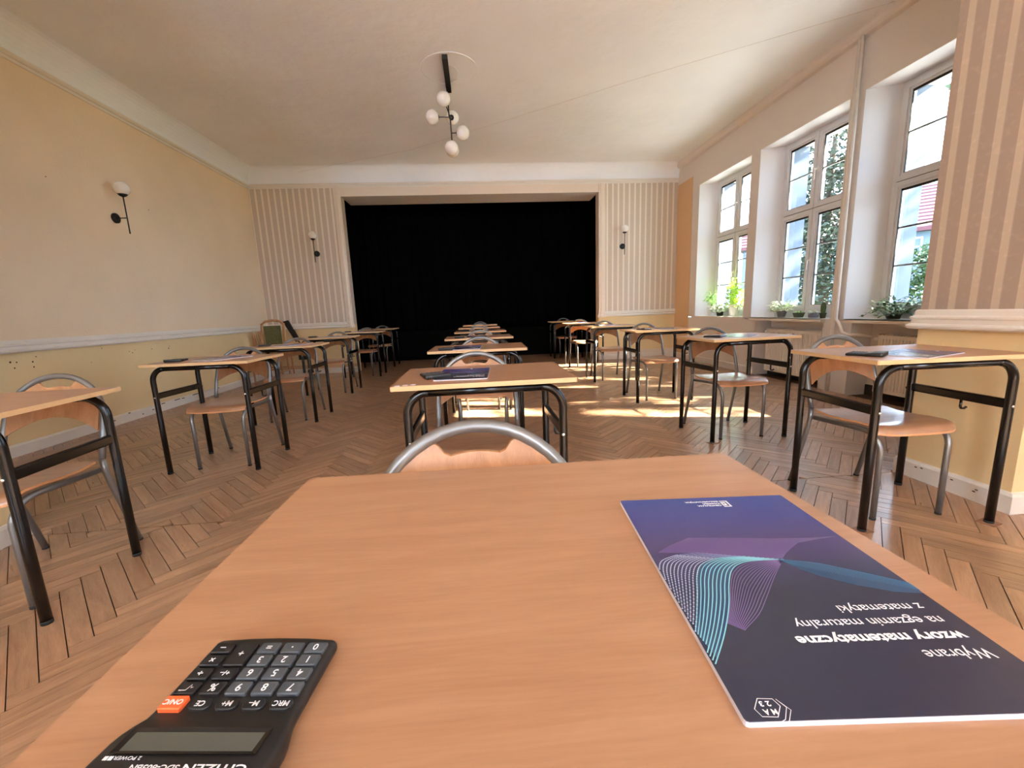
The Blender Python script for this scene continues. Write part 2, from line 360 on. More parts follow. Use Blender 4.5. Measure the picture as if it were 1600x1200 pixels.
# window wall
WIN = {1: (5.905, 7.28), 2: (4.36, 5.72), 3: (2.82, 4.19), 4: (-1.75, -.35), 5: (-3.45, -2.05)}
WZ0, WZ1 = .80, 3.04
XF, XO = 4.20, 4.56
def winwall(name, ya, yb, wins, pier_mat):
    m = MB(); edges = [ya]
    for k in sorted(wins, key=lambda q: WIN[q][0]): edges += [WIN[k][0], WIN[k][1]]
    edges.append(yb)
    for i in range(0, len(edges), 2):
        a, b = edges[i], edges[i + 1]; da = .12 if i else 0; db = .12 if i + 1 < len(edges) - 1 else 0
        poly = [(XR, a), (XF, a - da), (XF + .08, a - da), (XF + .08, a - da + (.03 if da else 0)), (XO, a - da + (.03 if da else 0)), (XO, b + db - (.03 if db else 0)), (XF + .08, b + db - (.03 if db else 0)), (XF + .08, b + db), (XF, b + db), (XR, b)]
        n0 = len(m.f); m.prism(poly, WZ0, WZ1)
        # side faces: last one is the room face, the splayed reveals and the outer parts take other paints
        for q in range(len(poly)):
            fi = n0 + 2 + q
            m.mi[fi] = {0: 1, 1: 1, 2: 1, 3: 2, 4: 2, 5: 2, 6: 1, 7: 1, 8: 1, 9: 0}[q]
        if a == ya: m.mi[n0 + 2] = 0
    m.box(XR, XO, ya, yb, WZ1, ZC)
    for k in wins:
        a, b = WIN[k]; m.box(XR + .002, XF + .08, a + .002, b - .002, WZ1 - .003, WZ1, 1)
    niches = [WIN[k] for k in wins if k in (2, 3)]
    ys = [ya] + [v_ for a, b in sorted(niches) for v_ in (a + .09, b - .11)] + [yb]
    for i in range(0, len(ys), 2): m.box(XR, XO, ys[i], ys[i + 1], -.012, WZ0 - .03, 0)
    for i in range(1, len(ys) - 1, 2): m.box(XR + .24, XO, ys[i], ys[i + 1], -.012, WZ0 - .03, 3)
    for k in wins:
        a, b = WIN[k]; m.box(XR, XO, a - .13, b + .13, WZ0 - .03, WZ0 - .0001, 0)
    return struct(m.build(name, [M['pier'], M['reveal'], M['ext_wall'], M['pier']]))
winwall('wall_right', SY1, YB + .2, (1, 2, 3), M['pier'])
winwall('wall_front_right', YF - .25, SY0, (4, 5), M['pier'])
MB().box(XR - .006, XR, 7.505, YB, .1, 3.24).build('trim_1', M['tan'], kind='structure')
MB().box(XR, XO, SY0, SY1, -.012, ZC).build('wall_right_pier', M['pier'], kind='structure')

def profile_run(name, prof, axis, fixed, a, b, sign, mt, parent=None):
    """prof list of (out, z) CCW; axis the run direction 'x' or 'y'; fixed = wall coordinate; sign = direction out of the wall"""
    m = MB(); n = len(prof)
    def P(o, z, t): return (fixed + sign * o, t, z) if axis == 'y' else (t, fixed + sign * o, z)
    vs = [P(o, z, a) for o, z in prof] + [P(o, z, b) for o, z in prof]
    m.add(vs, [tuple(range(n))[::-1], tuple(range(n, 2 * n))] + [(i, (i + 1) % n, n + (i + 1) % n, n + i) for i in range(n)])
    me = m.mesh(name, [mt]); bm = bmesh.new(); bm.from_mesh(me); bmesh.ops.recalc_face_normals(bm, faces=bm.faces); bm.to_mesh(me); bm.free()
    o = obj(name, me, parent); o['kind'] = 'structure'; return o
z = ZR0
RAIL = [(0, z), (.028, z), (.038, z + .008), (.040, z + .018), (.034, z + .026), (.024, z + .030), (.024, z + .052), (.030, z + .058), (.030, z + .066), (.018, z + .074), (.014, z + .098), (.010, z + .105), (0, z + .105)]
CORN = [(0, ZM), (.010, ZM), (.012, ZM + .028), (.022, ZM + .032), (.032, ZM + .045), (.034, ZM + .060), (.022, ZM + .070), (.012, ZM + .078), (0, ZM + .078)]
COVE = [(0, ZM + .078), (.006, ZM + .078)] + [(.20 - .194 * math.cos(t * PI / 2 / 8), ZM + .078 + .245 * math.sin(t * PI / 2 / 8)) for t in range(1, 9)] + [(0, ZC)]
BASE = [(0, -.01), (.022, -.01), (.022, .085), (.014, .097), (0, .10)]
profile_run('trim_2', RAIL, 'y', XL, SY1, YB, 1, M['trim'])
profile_run('trim_3', RAIL, 'x', YB, XL, OX0, -1, M['trim'])
profile_run('trim_4', RAIL, 'x', YB, OX1, XR, -1, M['trim'])
profile_run('trim_5', CORN, 'y', XL, SY1, YB, 1, M['trim'])
profile_run('trim_6', CORN, 'x', YB, XL, XR, -1, M['trim'])
profile_run('trim_7', COVE, 'y', XL, SY1, YB, 1, M['cove'])
profile_run('trim_8', COVE, 'x', YB, XL, XR, -1, M['ceil'])
bl = profile_run('baseboard_left', BASE, 'y', XL, SY1, YB, 1, M['trim'])
profile_run('baseboard_back_left', BASE, 'x', YB, XL, OX0, -1, M['trim'])
profile_run('baseboard_back_right', BASE, 'x', YB, OX1, XR, -1, M['trim'])
UP = [(0, .10), (.012, .10), (.012, .165), (.006, .172), (0, .172)]
profile_run('trim_9', UP, 'x', YB, XL, OX0, -1, M['tan'])
profile_run('trim_10', UP, 'x', YB, OX1, XR, -1, M['cornice'])
profile_run('baseboard_right', BASE, 'y', XR, 5.62, YB, -1, M['pier'])
SM_COVE = [(0, ZC - .10), (.02, ZC - .095)] + [(.02 + .07 * math.sin(t * PI / 8), ZC - .095 + .095 * (1 - math.cos(t * PI / 8))) for t in range(1, 5)] + [(.09, ZC), (0, ZC)]
profile_run('trim_11', SM_COVE, 'y', XR, SY1, YB, -1, M['pier'])
# stub mouldings: wrap along the side face and the two end faces
def wrap(nm, prof, sx, sg, mt):
    """runs round the stub end as one mitred moulding"""
    path = [((XL if sg > 0 else XR), SY1, 'b'), (sx, SY1, 'c'), (sx, SY0, 'c'), ((XL if sg > 0 else XR), SY0, 'b')]
    m = MB(); n = len(prof); vs = []
    for i, (x, y, k) in enumerate(path):
        for o, zz in prof:
            ox = sg * o if k == 'c' else 0; oy = o if i < 2 else -o
            vs.append((x + ox, y + oy, zz))
    fs = []
    for i in range(3):
        for q in range(n): fs.append((i * n + q, i * n + (q + 1) % n, (i + 1) * n + (q + 1) % n, (i + 1) * n + q))
    m.add(vs, fs); me = m.mesh(nm, [mt]); bm = bmesh.new(); bm.from_mesh(me); bmesh.ops.recalc_face_normals(bm, faces=bm.faces); bm.to_mesh(me); bm.free()
    o = obj(nm, me); o['kind'] = 'structure'; return o
wrap('trim_12', RAIL, SR, -1, M['trim']); wrap('trim_13', RAIL, SL, 1, M['trim'])
bsr = wrap('baseboard_stub_right', BASE, SR, -1, M['trim']); wrap('baseboard_stub_left', BASE, SL, 1, M['trim'])
# casing of the stage opening
CAS = [(0, 0), (0, .012), (.03, .018), (.045, .030), (.075, .030), (.085, .018), (.115, .016), (.125, .006), (.13, 0)]
for sg, x, nm in ((-1, OX0, 'trim_14'), (1, OX1, 'trim_15')):
    m = MB(); n = len(CAS)
    levels = [(.84, 1.25, .03), (.87, 1.18, .028), (.90, 1.1, .012), (.98, 1.0, 0), (ZM, 1.0, 0)]
    vs = [(x + sg * o * s_ - sg * d_, YB - t - d_, zz) for zz, s_, d_ in levels for o, t in CAS]
    fs = [(i * n + q, i * n + (q + 1) % n, (i + 1) * n + (q + 1) % n, (i + 1) * n + q) for i in range(len(levels) - 1) for q in range(n)] + [tuple(range(n))]
    m.add(vs, fs); me = m.mesh(nm, [M['cornice']]); bm = bmesh.new(); bm.from_mesh(me); bmesh.ops.recalc_face_normals(bm, faces=bm.faces); bm.to_mesh(me); bm.free()
    struct(obj(nm, me))
# chips in the plaster and scuffs on the skirting
for y, zz, s_ in ((3.733, .772, 1.3), (3.78, .766, 1), (3.906, .756, 1), (3.942, .797, .8), (3.755, .72, .9), (3.906, .711, 1), (4.445, .686, .6), (4.92, .751, .7), (4.96, .733, .9), (5.244, .752, .8), (5.512, .736, 1.3), (4.591, .815, .8), (4.394, 2.406, .8), (5.6, 2.395, .8), (5.0, .76, .6), (5.53, .76, .7)):
    q = MB(); q.lathe([(.009 * s_ * random.uniform(.7, 1), .0004), (.005 * s_, .002)], (XL, y, zz), 7, ax=0, sm=False); q.build('plaster_chip', M['chip'], wall_left)
for y, zz, l in ((4.5, .06, .05), (4.72, .094, .03), (5.05, .055, .03), (5.2, .092, .06), (5.42, .090, .10), (5.55, .085, .05), (5.76, .09, .12), (5.9, .07, .03), (6.3, .085, .04), (4.9, .04, .02)):
    MB().box(XL + .0215, XL + .0232, y, y + l, zz - .008, zz + .002).build('scuff', M['chip'], bl)
for y, zz in ((2.02, .07), (1.99, .075), (1.84, .07), (1.74, .05), (1.73, .062)):
    MB().box(SR - .0235, SR - .0215, y, y + .012, zz - .003, zz + .003).build('scuff', M['chip'], bsr)

# ------------------------------------------------------------------ parquet
ranked = []
def herring(x0, L, W, box):
    bx0, bx1, by0, by1 = box; s2 = math.sqrt(.5); g = .0015
    H = [(g, g), (L - g, g), (L - g, W - g), (g, W - g)]; V = [(L + g, W - L + g), (L + W - g, W - L + g), (L + W - g, W - g), (L + g, W - g)]
    nk = int((bx1 - bx0) / (L * math.sqrt(2))) + 4
    for k in range(-nk, nk):
        ta, tb = k * (L + W), k * (W - L)
        # x world of this column pair
        cx = (ta - tb) * s2 + x0
        if cx < bx0 - 2 * L or cx > bx1 + L: continue
        yb = (ta + tb) * s2; n0 = int((by0 - yb - L) / (W * math.sqrt(2))) - 6; n1 = int((by1 - yb + L) / (W * math.sqrt(2))) + 6
        for n in range(n0, n1):
            for kind, R_ in (('H', H), ('V', V)):
                P = []
                for a, b in R_:
                    A, B = a + ta + n * W, b + tb + n * W
                    u, v_ = (a, b) if kind == 'H' else (b - (W - L), a - L)
                    P.append(((A - B) * s2 + x0, (A + B) * s2, u, v_))
                P = clip_box(P, bx0, bx1, by0, by1)
                if len(P) >= 3:
                    ar = 0
                    for i in range(len(P)): ar += P[i][0] * P[(i + 1) % len(P)][1] - P[(i + 1) % len(P)][0] * P[i][1]
                    if abs(ar) > .0012:
                        if ar < 0: P = P[::-1]
                        yield P
def plank_into(m, P, top):
    n = len(P); o = len(m.v)
    m.v += [(p[0], p[1], top) for p in P] + [(p[0], p[1], -.012) for p in P]
    if m.uv is None: m.uv = []
    m.f.append([o + i for i in range(n)]); m.mi.append(0); m.sm.append(False); m.uv += [(p[2], p[3]) for p in P]
    for i in range(n):
        j = (i + 1) % n; m.f.append([o + n + i, o + n + j, o + j, o + i]); m.mi.append(0); m.sm.append(False); m.uv += [(P[i][2], P[i][3]), (P[j][2], P[j][3]), (P[j][2], P[j][3]), (P[i][2], P[i][3])]
planks = []
planks += list(herring(-1.385 + .02, .413, .060, (XL + .02, XR, 2.135, YB)))
planks += list(herring(-1.385 + .02, .413, .060, (-3.05, 3.05, YB, 9.85)))
planks += list(herring(-1.37 + .02, .453, .0635, (XL + .02, 0, -1.2, 2.128)))
planks += list(herring(1.516 + .02, .453, .0635, (0, XR, -1.2, 2.128)))
def seen(P):
    cx = sum(p[0] for p in P) / len(P); cy = sum(p[1] for p in P) / len(P)
    q = [px(p[0], p[1], 0) for p in P]
    if any(a is None for a in q): return 0
    c = px(cx, cy, 0)
    if not (0 < c[0] < 1600 and 0 < c[1] < 1200): return 0
    # hidden by the near desk (its left edge, far edge and right edge as lines in the picture of the desk top)
    if SL - .02 > cx and cy < SY1 or SR + .02 < cx and SY0 < cy < SY1: return 0
    d = Vector((cx, cy, 0)) - EYE; t = (.77 - 1.03) / d.z; h = EYE + d * t
    if -.29 < h.x < .41 and .1 < h.y < .65: return 0
    ar = 0
    for i in range(len(q)): ar += q[i][0] * q[(i + 1) % len(q)][1] - q[(i + 1) % len(q)][0] * q[i][1]
    return abs(ar) / 2
planks.sort(key=lambda P: -seen(P))
rest = MB()
for i, P in enumerate(planks):
    top = random.uniform(-.0008, .0004)
    if i < 298 and seen(P) > 0:
        m = MB(); cx, cy = P[0][0], P[0][1]
        plank_into(m, [(p[0] - cx, p[1] - cy, p[2], p[3]) for p in P], top)
        m.build('parquet_plank', M['parquet'], floor, loc=(cx, cy, 0))
    else: plank_into(rest, P, top)
rest.build('parquet_planks', M['parquet'], floor, kind='stuff')
MB().box(XL, XR, YF, -1.2, -.012, 0).build('floorboards', M['parquet'], floor, kind='stuff')

# ------------------------------------------------------------------ windows
def window(k):
    a, b = WIN[k]; a -= .0; y0, y1 = a + .12, b - .12; root = bpy.data.objects.new('window_%d' % k, None); COL.objects.link(root); root['kind'] = 'structure'
    z0, z1 = .86, 3.04; zt = 2.13; mid = (y0 + y1) / 2
    fr = MB(); x0, x1 = XF, XF + .075; t = .045
    fr.box(x0, x1, y0, y0 + t, z0, z1); fr.box(x0, x1, y1 - t, y1, z0, z1); fr.box(x0, x1, y0 + t, y1 - t, z0, z0 + t); fr.box(x0, x1, y0 + t, y1 - t, z1 - t, z1)
    fr.box(x0, x1, y0 + t, y1 - t, zt - .03, zt + .03)
    fr.box(x0 - .004, x0 + .03, y0 - .02, y1 + .02, WZ0, z0)
    fr.build('window_frame', M['pvc'], root)
    mu = MB(); mu.box(x0 + .012, x1 - .01, mid - .03, mid + .03, z0 + t, z1 - t); mu.box(x0 - .004, x0 + .03, y0 + t, y1 - t, zt - .022, zt + .022); mu.build('mullion_gasket', M['gasket'], root)
    si = MB(); proj = .06 if k != 1 else .006
    si.box(XR - proj, XF + .05, y0 - .10 + (0 if k == 1 else .0), y1 + .10, WZ0 - .0005, WZ0 + .012 if k == 1 else WZ0 + .008)
    if k != 1: si.box(XR - proj, XR - .001, y0 - .06, y1 + .06, WZ0 - .03, WZ0 + .008)
    si.build('window_sill', M['trim'], root)
    rows = ((z0 + t - .012, zt - .004, 2), (zt + .004, z1 - t + .012, 1))
    for (ya, yb, side) in ((y0 + t - .012, mid - .006, 0), (mid + .006, y1 - t + .012, 1)):
        for r_, (za, zb, nb) in enumerate(rows):
            s_ = MB(); w_ = .068; xa = x0 - .018; xb = x0 + .052
            def ring(m, i0, i1, xa, xb):
                A = (ya + i0, yb - i0, za + i0, zb - i0); B = (ya + i1, yb - i1, za + i1, zb - i1)
                m.box(xa, xb, A[0], B[0], A[2], A[3]); m.box(xa, xb, B[1], A[1], A[2], A[3]); m.box(xa, xb, B[0], B[1], A[2], B[2]); m.box(xa, xb, B[0], B[1], B[3], A[3])
            ring(s_, 0, w_ - .022, xa, xb); ring(s_, w_ - .022, w_, xa + .012, xb - .01)
            sash = s_.build('sash', M['pvc'], root)
            g = MB(); ga, gb, gz0, gz1 = ya + w_, yb - w_, za + w_, zb - w_
            g.box(x0 + .012, x0 + .015, ga - .006, gb + .006, gz0 - .006, gz1 + .006); g.build('pane', M['glass'], sash)
            gk = MB()
            for c_ in ((ga, ga + .006, gz0, gz1), (gb - .006, gb, gz0, gz1), (ga, gb, gz0, gz0 + .006), (ga, gb, gz1 - .022, gz1)): gk.box(x0 - .001, x0 + .0115, *c_)  # top strip thickened to stand in for the sash rebate's shadow
            gk.build('gasket', M['gasket'], sash)
            for i in range(nb):
                zz = gz0 + (gz1 - gz0) * (i + 1) / (nb + 1); MB().box(x0 + .016, x0 + .026, ga, gb, zz - .009, zz + .009).build('glazing_bar', M['white_plastic'], sash)
            if side == 0:
                h = MB(); yy = yb - .02; zz = (za + zb) / 2 if r_ else za + .5 * (zb - za)
                h.box(xa - .008, xa, yy - .014, yy + .014, zz - .03, zz + .03)
                h.tube([(xa - .006, yy, zz), (xa - .04, yy, zz), (xa - .046, yy, zz - .008), (xa - .046, yy, zz - .03), (xa - .044, yy, zz - .12)], .009, 8)
                h.build('window_handle', M['white_plastic'], sash)
    return root
for k in (1, 2, 3, 4, 5): window(k)
for k, (a, b) in enumerate(((-2.9, -1.7), (.5, 1.7))):  # unseen unglazed windows added behind the camera to brighten the hall
    r_ = bpy.data.objects.new('window_%d' % (6 + k), None); COL.objects.link(r_); r_['kind'] = 'structure'; y_ = YF - .16
    f_ = MB(); f_.box(a, a + .06, y_, y_ + .07, .75, 3.3); f_.box(b - .06, b, y_, y_ + .07, .75, 3.3); f_.box(a + .06, b - .06, y_, y_ + .07, .75, .81); f_.box(a + .06, b - .06, y_, y_ + .07, 3.24, 3.3); f_.box((a + b) / 2 - .04, (a + b) / 2 + .04, y_, y_ + .07, .81, 3.24)
    f_.build('window_frame', M['pvc'], r_)

# ------------------------------------------------------------------ radiators, pipes
def radiator(y0, y1, label):
    t = thing('radiator', label, 'radiator', (4.06, (y0 + y1) / 2, .07), 0, 'panel radiators in the window niches'); L_ = (y1 - y0) / 2
    m = MB(); n = int((y1 - y0) / .0333); pts = []
    for i in range(n):
        a = -L_ + .02 + i * (2 * L_ - .04) / n; d = (2 * L_ - .04) / n
        pts += [(-.040, a), (-.040, a + d * .55), (-.031, a + d * .65), (-.031, a + d * .9)]
    poly = [(-.035, -L_), (-.035, -L_ + .015)] + pts + [(-.035, L_ - .015), (-.035, L_), (0, L_), (0, -L_)]
    m.prism(poly[::-1], .03, .54); m.box(-.039, 0, -L_, L_, .54, .575); m.box(-.039, 0, -L_, L_, 0, .03)
    m.build('front_panel', M['radiator'], t)
    MB().box(.045, .06, -L_, L_, 0, .575).build('rear_panel', M['radiator'], t)
    g = MB(); g.box(-.038, .062, -L_, -L_ + .004, .0, .59); g.box(-.038, .062, L_ - .004, L_, .0, .59)
    for i in range(26):
        a = -L_ + .01 + i * (2 * L_ - .02) / 26; g.box(-.036, .06, a, a + .012, .578, .586)
    g.build('top_grille', M['radiator'], t)
    for s_ in (-1, 1): MB().box(-.01, .108, s_ * (L_ - .15) - .012, s_ * (L_ - .15) + .012, .1, .14).build('wall_bracket', M['radiator'], t)
    v_ = MB(); v_.tube([(.02, L_, .53), (.02, L_ + .035, .53)], .012, 8); v_.lathe([(.013, .0), (.019, .01), (.02, .04), (.016, .06)], (.02, L_ + .035, .53), 12, ax=1); v_.build('valve', M['white_plastic'], t)
    return t
radiator(4.56, 5.50, 'white ribbed panel radiator below the middle window sill')
radiator(2.95, 3.86, 'white ribbed panel radiator below the nearest window, beside the striped wall corner')
p = MB(); p.tube([(3.885, 4.235, 3.60), (3.885, 4.235, .84), (3.885, 4.23, .80), (3.89, 4.20, .77), (3.89, 4.17, .72), (3.89, 4.14, .665), (3.90, 4.06, .645), (4.0, 4.02, .64), (4.08, 3.985, .625)], .016, 10)
tag(p.build('heating_pipe', M['pipe']), 'white heating pipe running up the pier between two windows, bent to the radiator', 'pipe')
p = MB(); p.tube([(3.905, 4.285, 3.60), (3.905, 4.285, 1.5), (3.905, 4.285, 0)], .019, 10)
tag(p.build('heating_pipe', M['pipe']), 'thicker straight heating pipe on the pier, left of the bent one', 'pipe')
MB().box(4.155, 4.172, 2.92, 4.08, -.01, .10).build('shade_strip_niche_near', M['gasket'], kind='structure')  # dark strip standing in for the shade and pipes under the near radiator
MB().box(4.155, 4.172, 4.455, 5.605, -.01, .10).build('shade_strip_niche_far', M['gasket'], kind='structure')  # same painted-in shade under the far radiator

# ------------------------------------------------------------------ stage
st = thing('stage', 'low black stage front behind the farthest desks', 'stage', (0, 9.62, 0))
MB().box(-3.05, 3.05, 0, .03, 0, .62).build('front_board', M['black_panel'], st)
MB().box(-3.05, 3.05, -.02, .22, .62, .655).build('stage_lip', M['black_panel'], st)
cv = MB(); n = 520; vs = []
for zz, am in ((.66, 1), (1.6, .9), (2.8, .7), (3.56, .45)):
    for i in range(n + 1):
        x = -3.05 + 6.1 * i / n; vs.append((x, 9.76 + am * (.026 * math.sin(x * 38 + .6 * math.sin(x * 5)) + .012 * math.sin(x * 17)), zz))
fs = [(r_ * (n + 1) + i, r_ * (n + 1) + i + 1, (r_ + 1) * (n + 1) + i + 1, (r_ + 1) * (n + 1) + i) for r_ in range(3) for i in range(n)]
cv.add(vs, fs, 0, True); cur = cv.build('stage_curtain', M['black_cloth']); tag(cur, 'wide pleated black velvet curtain filling the stage opening', 'curtain')
sol = cur.modifiers.new('thickness', 'SOLIDIFY'); sol.thickness = .004

# ------------------------------------------------------------------ school desks
DZ = .773
def make_desk():
    t = thing('school_desk', '', 'desk', group='single school desks in rows')
    m = MB(); W2, D2 = .35, .25
    r = rrect(.70, .50, .006, 2); m.prism(r, DZ - .018, DZ, 0, 2, 1); m.mi[0] = 0
    m.build('desk_top', [M['beech'], M['edge']], t)
    r_, lx, ly, bz, br = .0165, .300, .212, DZ - .018 - .0165, .085
    for sy in (-1, 1):
        MB().tube([(-lx + br, sy * ly, bz), (0, sy * ly, bz), (lx - br, sy * ly, bz)], r_, 14).build('crossbar', M['black_tube'], t)
        for sx in (-1, 1):
            pts = [(sx * (lx - br), sy * ly, bz)] + [(sx * (lx - br + br * math.sin(a * PI / 16)), sy * ly, bz - br * (1 - math.cos(a * PI / 16))) for a in range(1, 9)] + [(sx * lx, sy * ly, .36), (sx * lx, sy * ly, .012)]
            lg = MB().tube(pts, r_, 14).build('leg', M['black_tube'], t)
            MB().lathe([(.0170, 0), (.0172, .014)], (sx * lx, sy * ly, 0), 14).build('foot_cap', M['rubber'], lg)
            MB().lathe([(.0075, 0), (.0065, .004), (.003, .006)], (sx * (lx - .004), sy * (ly + .0155), .545), 10, ax=1).build('bolt', M['bolt'], t) if sy > 0 else \
                MB().lathe([(.003, -.006), (.0065, -.004), (.0075, 0)], (sx * (lx - .004), sy * (ly + .0155), .545), 10, ax=1).build('bolt', M['bolt'], t)
    for sx in (-1, 1):
        rr = MB(); rr.prism([(a * .9, b) for a, b in rrect(.024, .042, .008)], -ly + .012, ly - .012, ax=1)
        o = rr.build('side_rail', M['black_tube'], t, loc=(sx * lx, 0, .553)); o.data.shade_flat()
    h = MB(); h.tube([(lx, -.03, .532), (lx, -.03, .500), (lx + .004, -.03, .492), (lx + .02, -.03, .490), (lx + .03, -.03, .497)], .0055, 8); h.build('bag_hook', M['black_tube'], t)
    return t
def make_chair():
    t = thing('school_chair', '', 'chair', group='chairs tucked under the far side of the desks')
    r_ = .0125; hx = .168; kx = .196
    # seat: plywood slab, front lip bent down (front = -y), slightly dished
    N_ = 12; xs = [-.195 + .39 * i / 10 for i in range(11)]; ys = [(-.165, .418), (-.160, .432), (-.145, .443), (-.12, .449), (-.05, .447), (.05, .441), (.15, .438), (.225, .446)]
    m = MB(); vs = []
    for th in (0, -.009):
        for y, zz in ys:
            for x in xs:
                e = .03 * (abs(x) / .195) ** 6; yy = y + (e if y < 0 else -e * .6); vs.append((x, yy, zz + th + .004 * (abs(x) / .195) ** 2))
    nx, ny = 11, len(ys); o2 = nx * ny; fs = []
    for j in range(ny - 1):
        for i in range(nx - 1):
            a = j * nx + i; fs += [(a, a + 1, a + nx + 1, a + nx), (o2 + a + nx, o2 + a + nx + 1, o2 + a + 1, o2 + a)]
    m.add(vs, fs, 0, True)
    ed = [i for i in range(nx)] + [j * nx + nx - 1 for j in range(1, ny)] + [(ny - 1) * nx + i for i in range(nx - 2, -1, -1)] + [j * nx for j in range(ny - 2, 0, -1)]
    m.add([vs[i] for i in ed] + [vs[i + o2] for i in ed], [(i, len(ed) + i, len(ed) + (i + 1) % len(ed), (i + 1) % len(ed)) for i in range(len(ed))], 1)
    m.build('seat', [M['plyseat'], M['ply_edge']], t)
    for sx in (-1, 1):
        fy, ry, rz = -.135, .225, .418
        pts = [(sx * hx, fy, .006), (sx * hx, fy, .33)] + [(sx * (hx + .002 * a), fy + .085 * (1 - math.cos(a * PI / 16)), .33 + .088 * math.sin(a * PI / 16)) for a in range(1, 9)] + [(sx * kx, ry - .01, rz - .012)]
        lg = MB().tube(pts, r_, 10).build('leg', M['silver'], t)
        MB().lathe([(.0132, 0), (.0132, .010)], (sx * hx, fy, 0), 10).build('foot_cap', M['rubber'], lg)
        lg = MB().tube([(sx * .205, .335, .006), (sx * .200, .262, .30), (sx * .199, .240, .40), (sx * .199, .238, .45)], r_, 10).build('leg', M['silver'], t)
        MB().lathe([(.0132, 0), (.0132, .010)], (sx * .205, .335, 0), 10).build('foot_cap', M['rubber'], lg)
    # back tube: up both sides and over in an arc; y leans back with height
    def by(zz): return .238 + max(0, zz - .45) * .30
    R_, zc = .195, .630
    pts = [(-.199, by(z_), z_) for z_ in (.45, .52, .58)] + [(-R_ * math.cos(a * PI / 20), by(zc + R_ * math.sin(a * PI / 20)), zc + (R_ - .005) * math.sin(a * PI / 20)) for a in range(0, 21)] + [(.199, by(z_), z_) for z_ in (.58, .52, .45)]
    MB().tube(pts, r_, 12).build('back_tube', M['silver'], t)
    # plywood backrest, front face curved; top follows the arc with a hand notch, bottom arched
    nb = 32; vs = []; cols = []
    for i in range(nb + 1):
        x = -.183 + .366 * i / nb; u = x / .183
        ztop = zc + math.sqrt(max(.186 ** 2 - x * x, .00001)) * .985
        if abs(x) < .082: q = min(1, (.082 - abs(x)) / .035); ztop -= (.040 * (3 * q * q - 2 * q ** 3))
        zbot = .575 + .065 * (1 - u * u)
        cols.append((x, zbot, ztop))
    rows = 5
    for th in (0, -.009):
        for x, a, b in cols:
            for j in range(rows + 1):
                zz = a + (b - a) * j / rows; vs.append((x, by(zz) + .006 - .016 * (x / .183) ** 2 * 1.0 + .008 + th, zz))
    n1 = (nb + 1) * (rows + 1); fs = []
    for i in range(nb):
        for j in range(rows):
            a = i * (rows + 1) + j; fs += [(a, a + 1, a + rows + 2, a + rows + 1), (n1 + a + rows + 1, n1 + a + rows + 2, n1 + a + 1, n1 + a)]
    m = MB(); m.add(vs, fs, 0, True); C_ = rows + 1
    ed = [i * C_ for i in range(nb + 1)] + [nb * C_ + j for j in range(1, C_)] + [i * C_ + rows for i in range(nb - 1, -1, -1)] + [j for j in range(rows - 1, 0, -1)]
    m.add([vs[i] for i in ed] + [vs[i + n1] for i in ed], [(i, len(ed) + i, len(ed) + (i + 1) % len(ed), (i + 1) % len(ed)) for i in range(len(ed))], 1)
    m.build('backrest', [M['ply'], M['ply_edge']], t)
    return t
ORD = ['nearest', 'second', 'third', 'fourth', 'fifth', 'sixth', 'farthest']
DESKS = {'M0': (.059, .409, -.018), 'M1': (.016, 1.767, .005), 'M2': (-.004, 3.139, -.02), 'M3': (.006, 4.474, .014), 'M4': (.034, 5.865, 0), 'M5': (.025, 7.282, 0), 'M6': (.051, 8.757, 0),
         'R1': (1.970, 1.773, -.034), 'R2': (1.986, 3.062, .067), 'R3': (1.977, 4.432, -.008), 'R4': (1.90, 5.818, 0), 'R5': (1.908, 7.40, -.04), 'R6': (1.894, 8.86, .016),
         'L1': (-1.891, 1.633, .049), 'L2': (-1.883, 3.127, -.036), 'L3': (-1.970, 4.417, -.009), 'L4': (-2.062, 5.952, -.009), 'L5': (-2.024, 7.485, 0), 'L6': (-2.026, 8.80, -.05)}
CH = {'M0': (-.01, .405, .02), 'M1': (-.021, 1.80, 0), 'M2': (.012, 3.13, 0), 'L2': (-1.868, 3.127, .03), 'R2': (1.972, 3.04, .03), 'R1': (1.968, 1.79, 0), 'L1': (-1.89, 1.66, .04)}
LROW = {'L': 'left-hand row along the yellow wall', 'M': 'middle row', 'R': 'right-hand row by the windows'}
EXTRA = {'M0': 'large beech school desk in the foreground holding the big calculator and booklet', 'M1': 'beech school desk right in front of the foreground desk, stickers on its corner',
         'L1': 'beech school desk cut off by the left picture edge, nothing on it', 'R1': 'beech school desk at the right picture edge, its booklet shining blue',
         'R5': 'sunlit beech school desk, fifth in the right-hand row by the windows'}
desk0 = make_desk(); index_kids(desk0); chair0 = make_chair(); index_kids(chair0); d_used = c_used = False
def nth(k):
    i = int(k[1]); last = 6
    if k[0] == 'M': return ORD[i] if i < last else 'farthest'
    return ORD[i - 1] if i < last else 'farthest'
dobj = {}
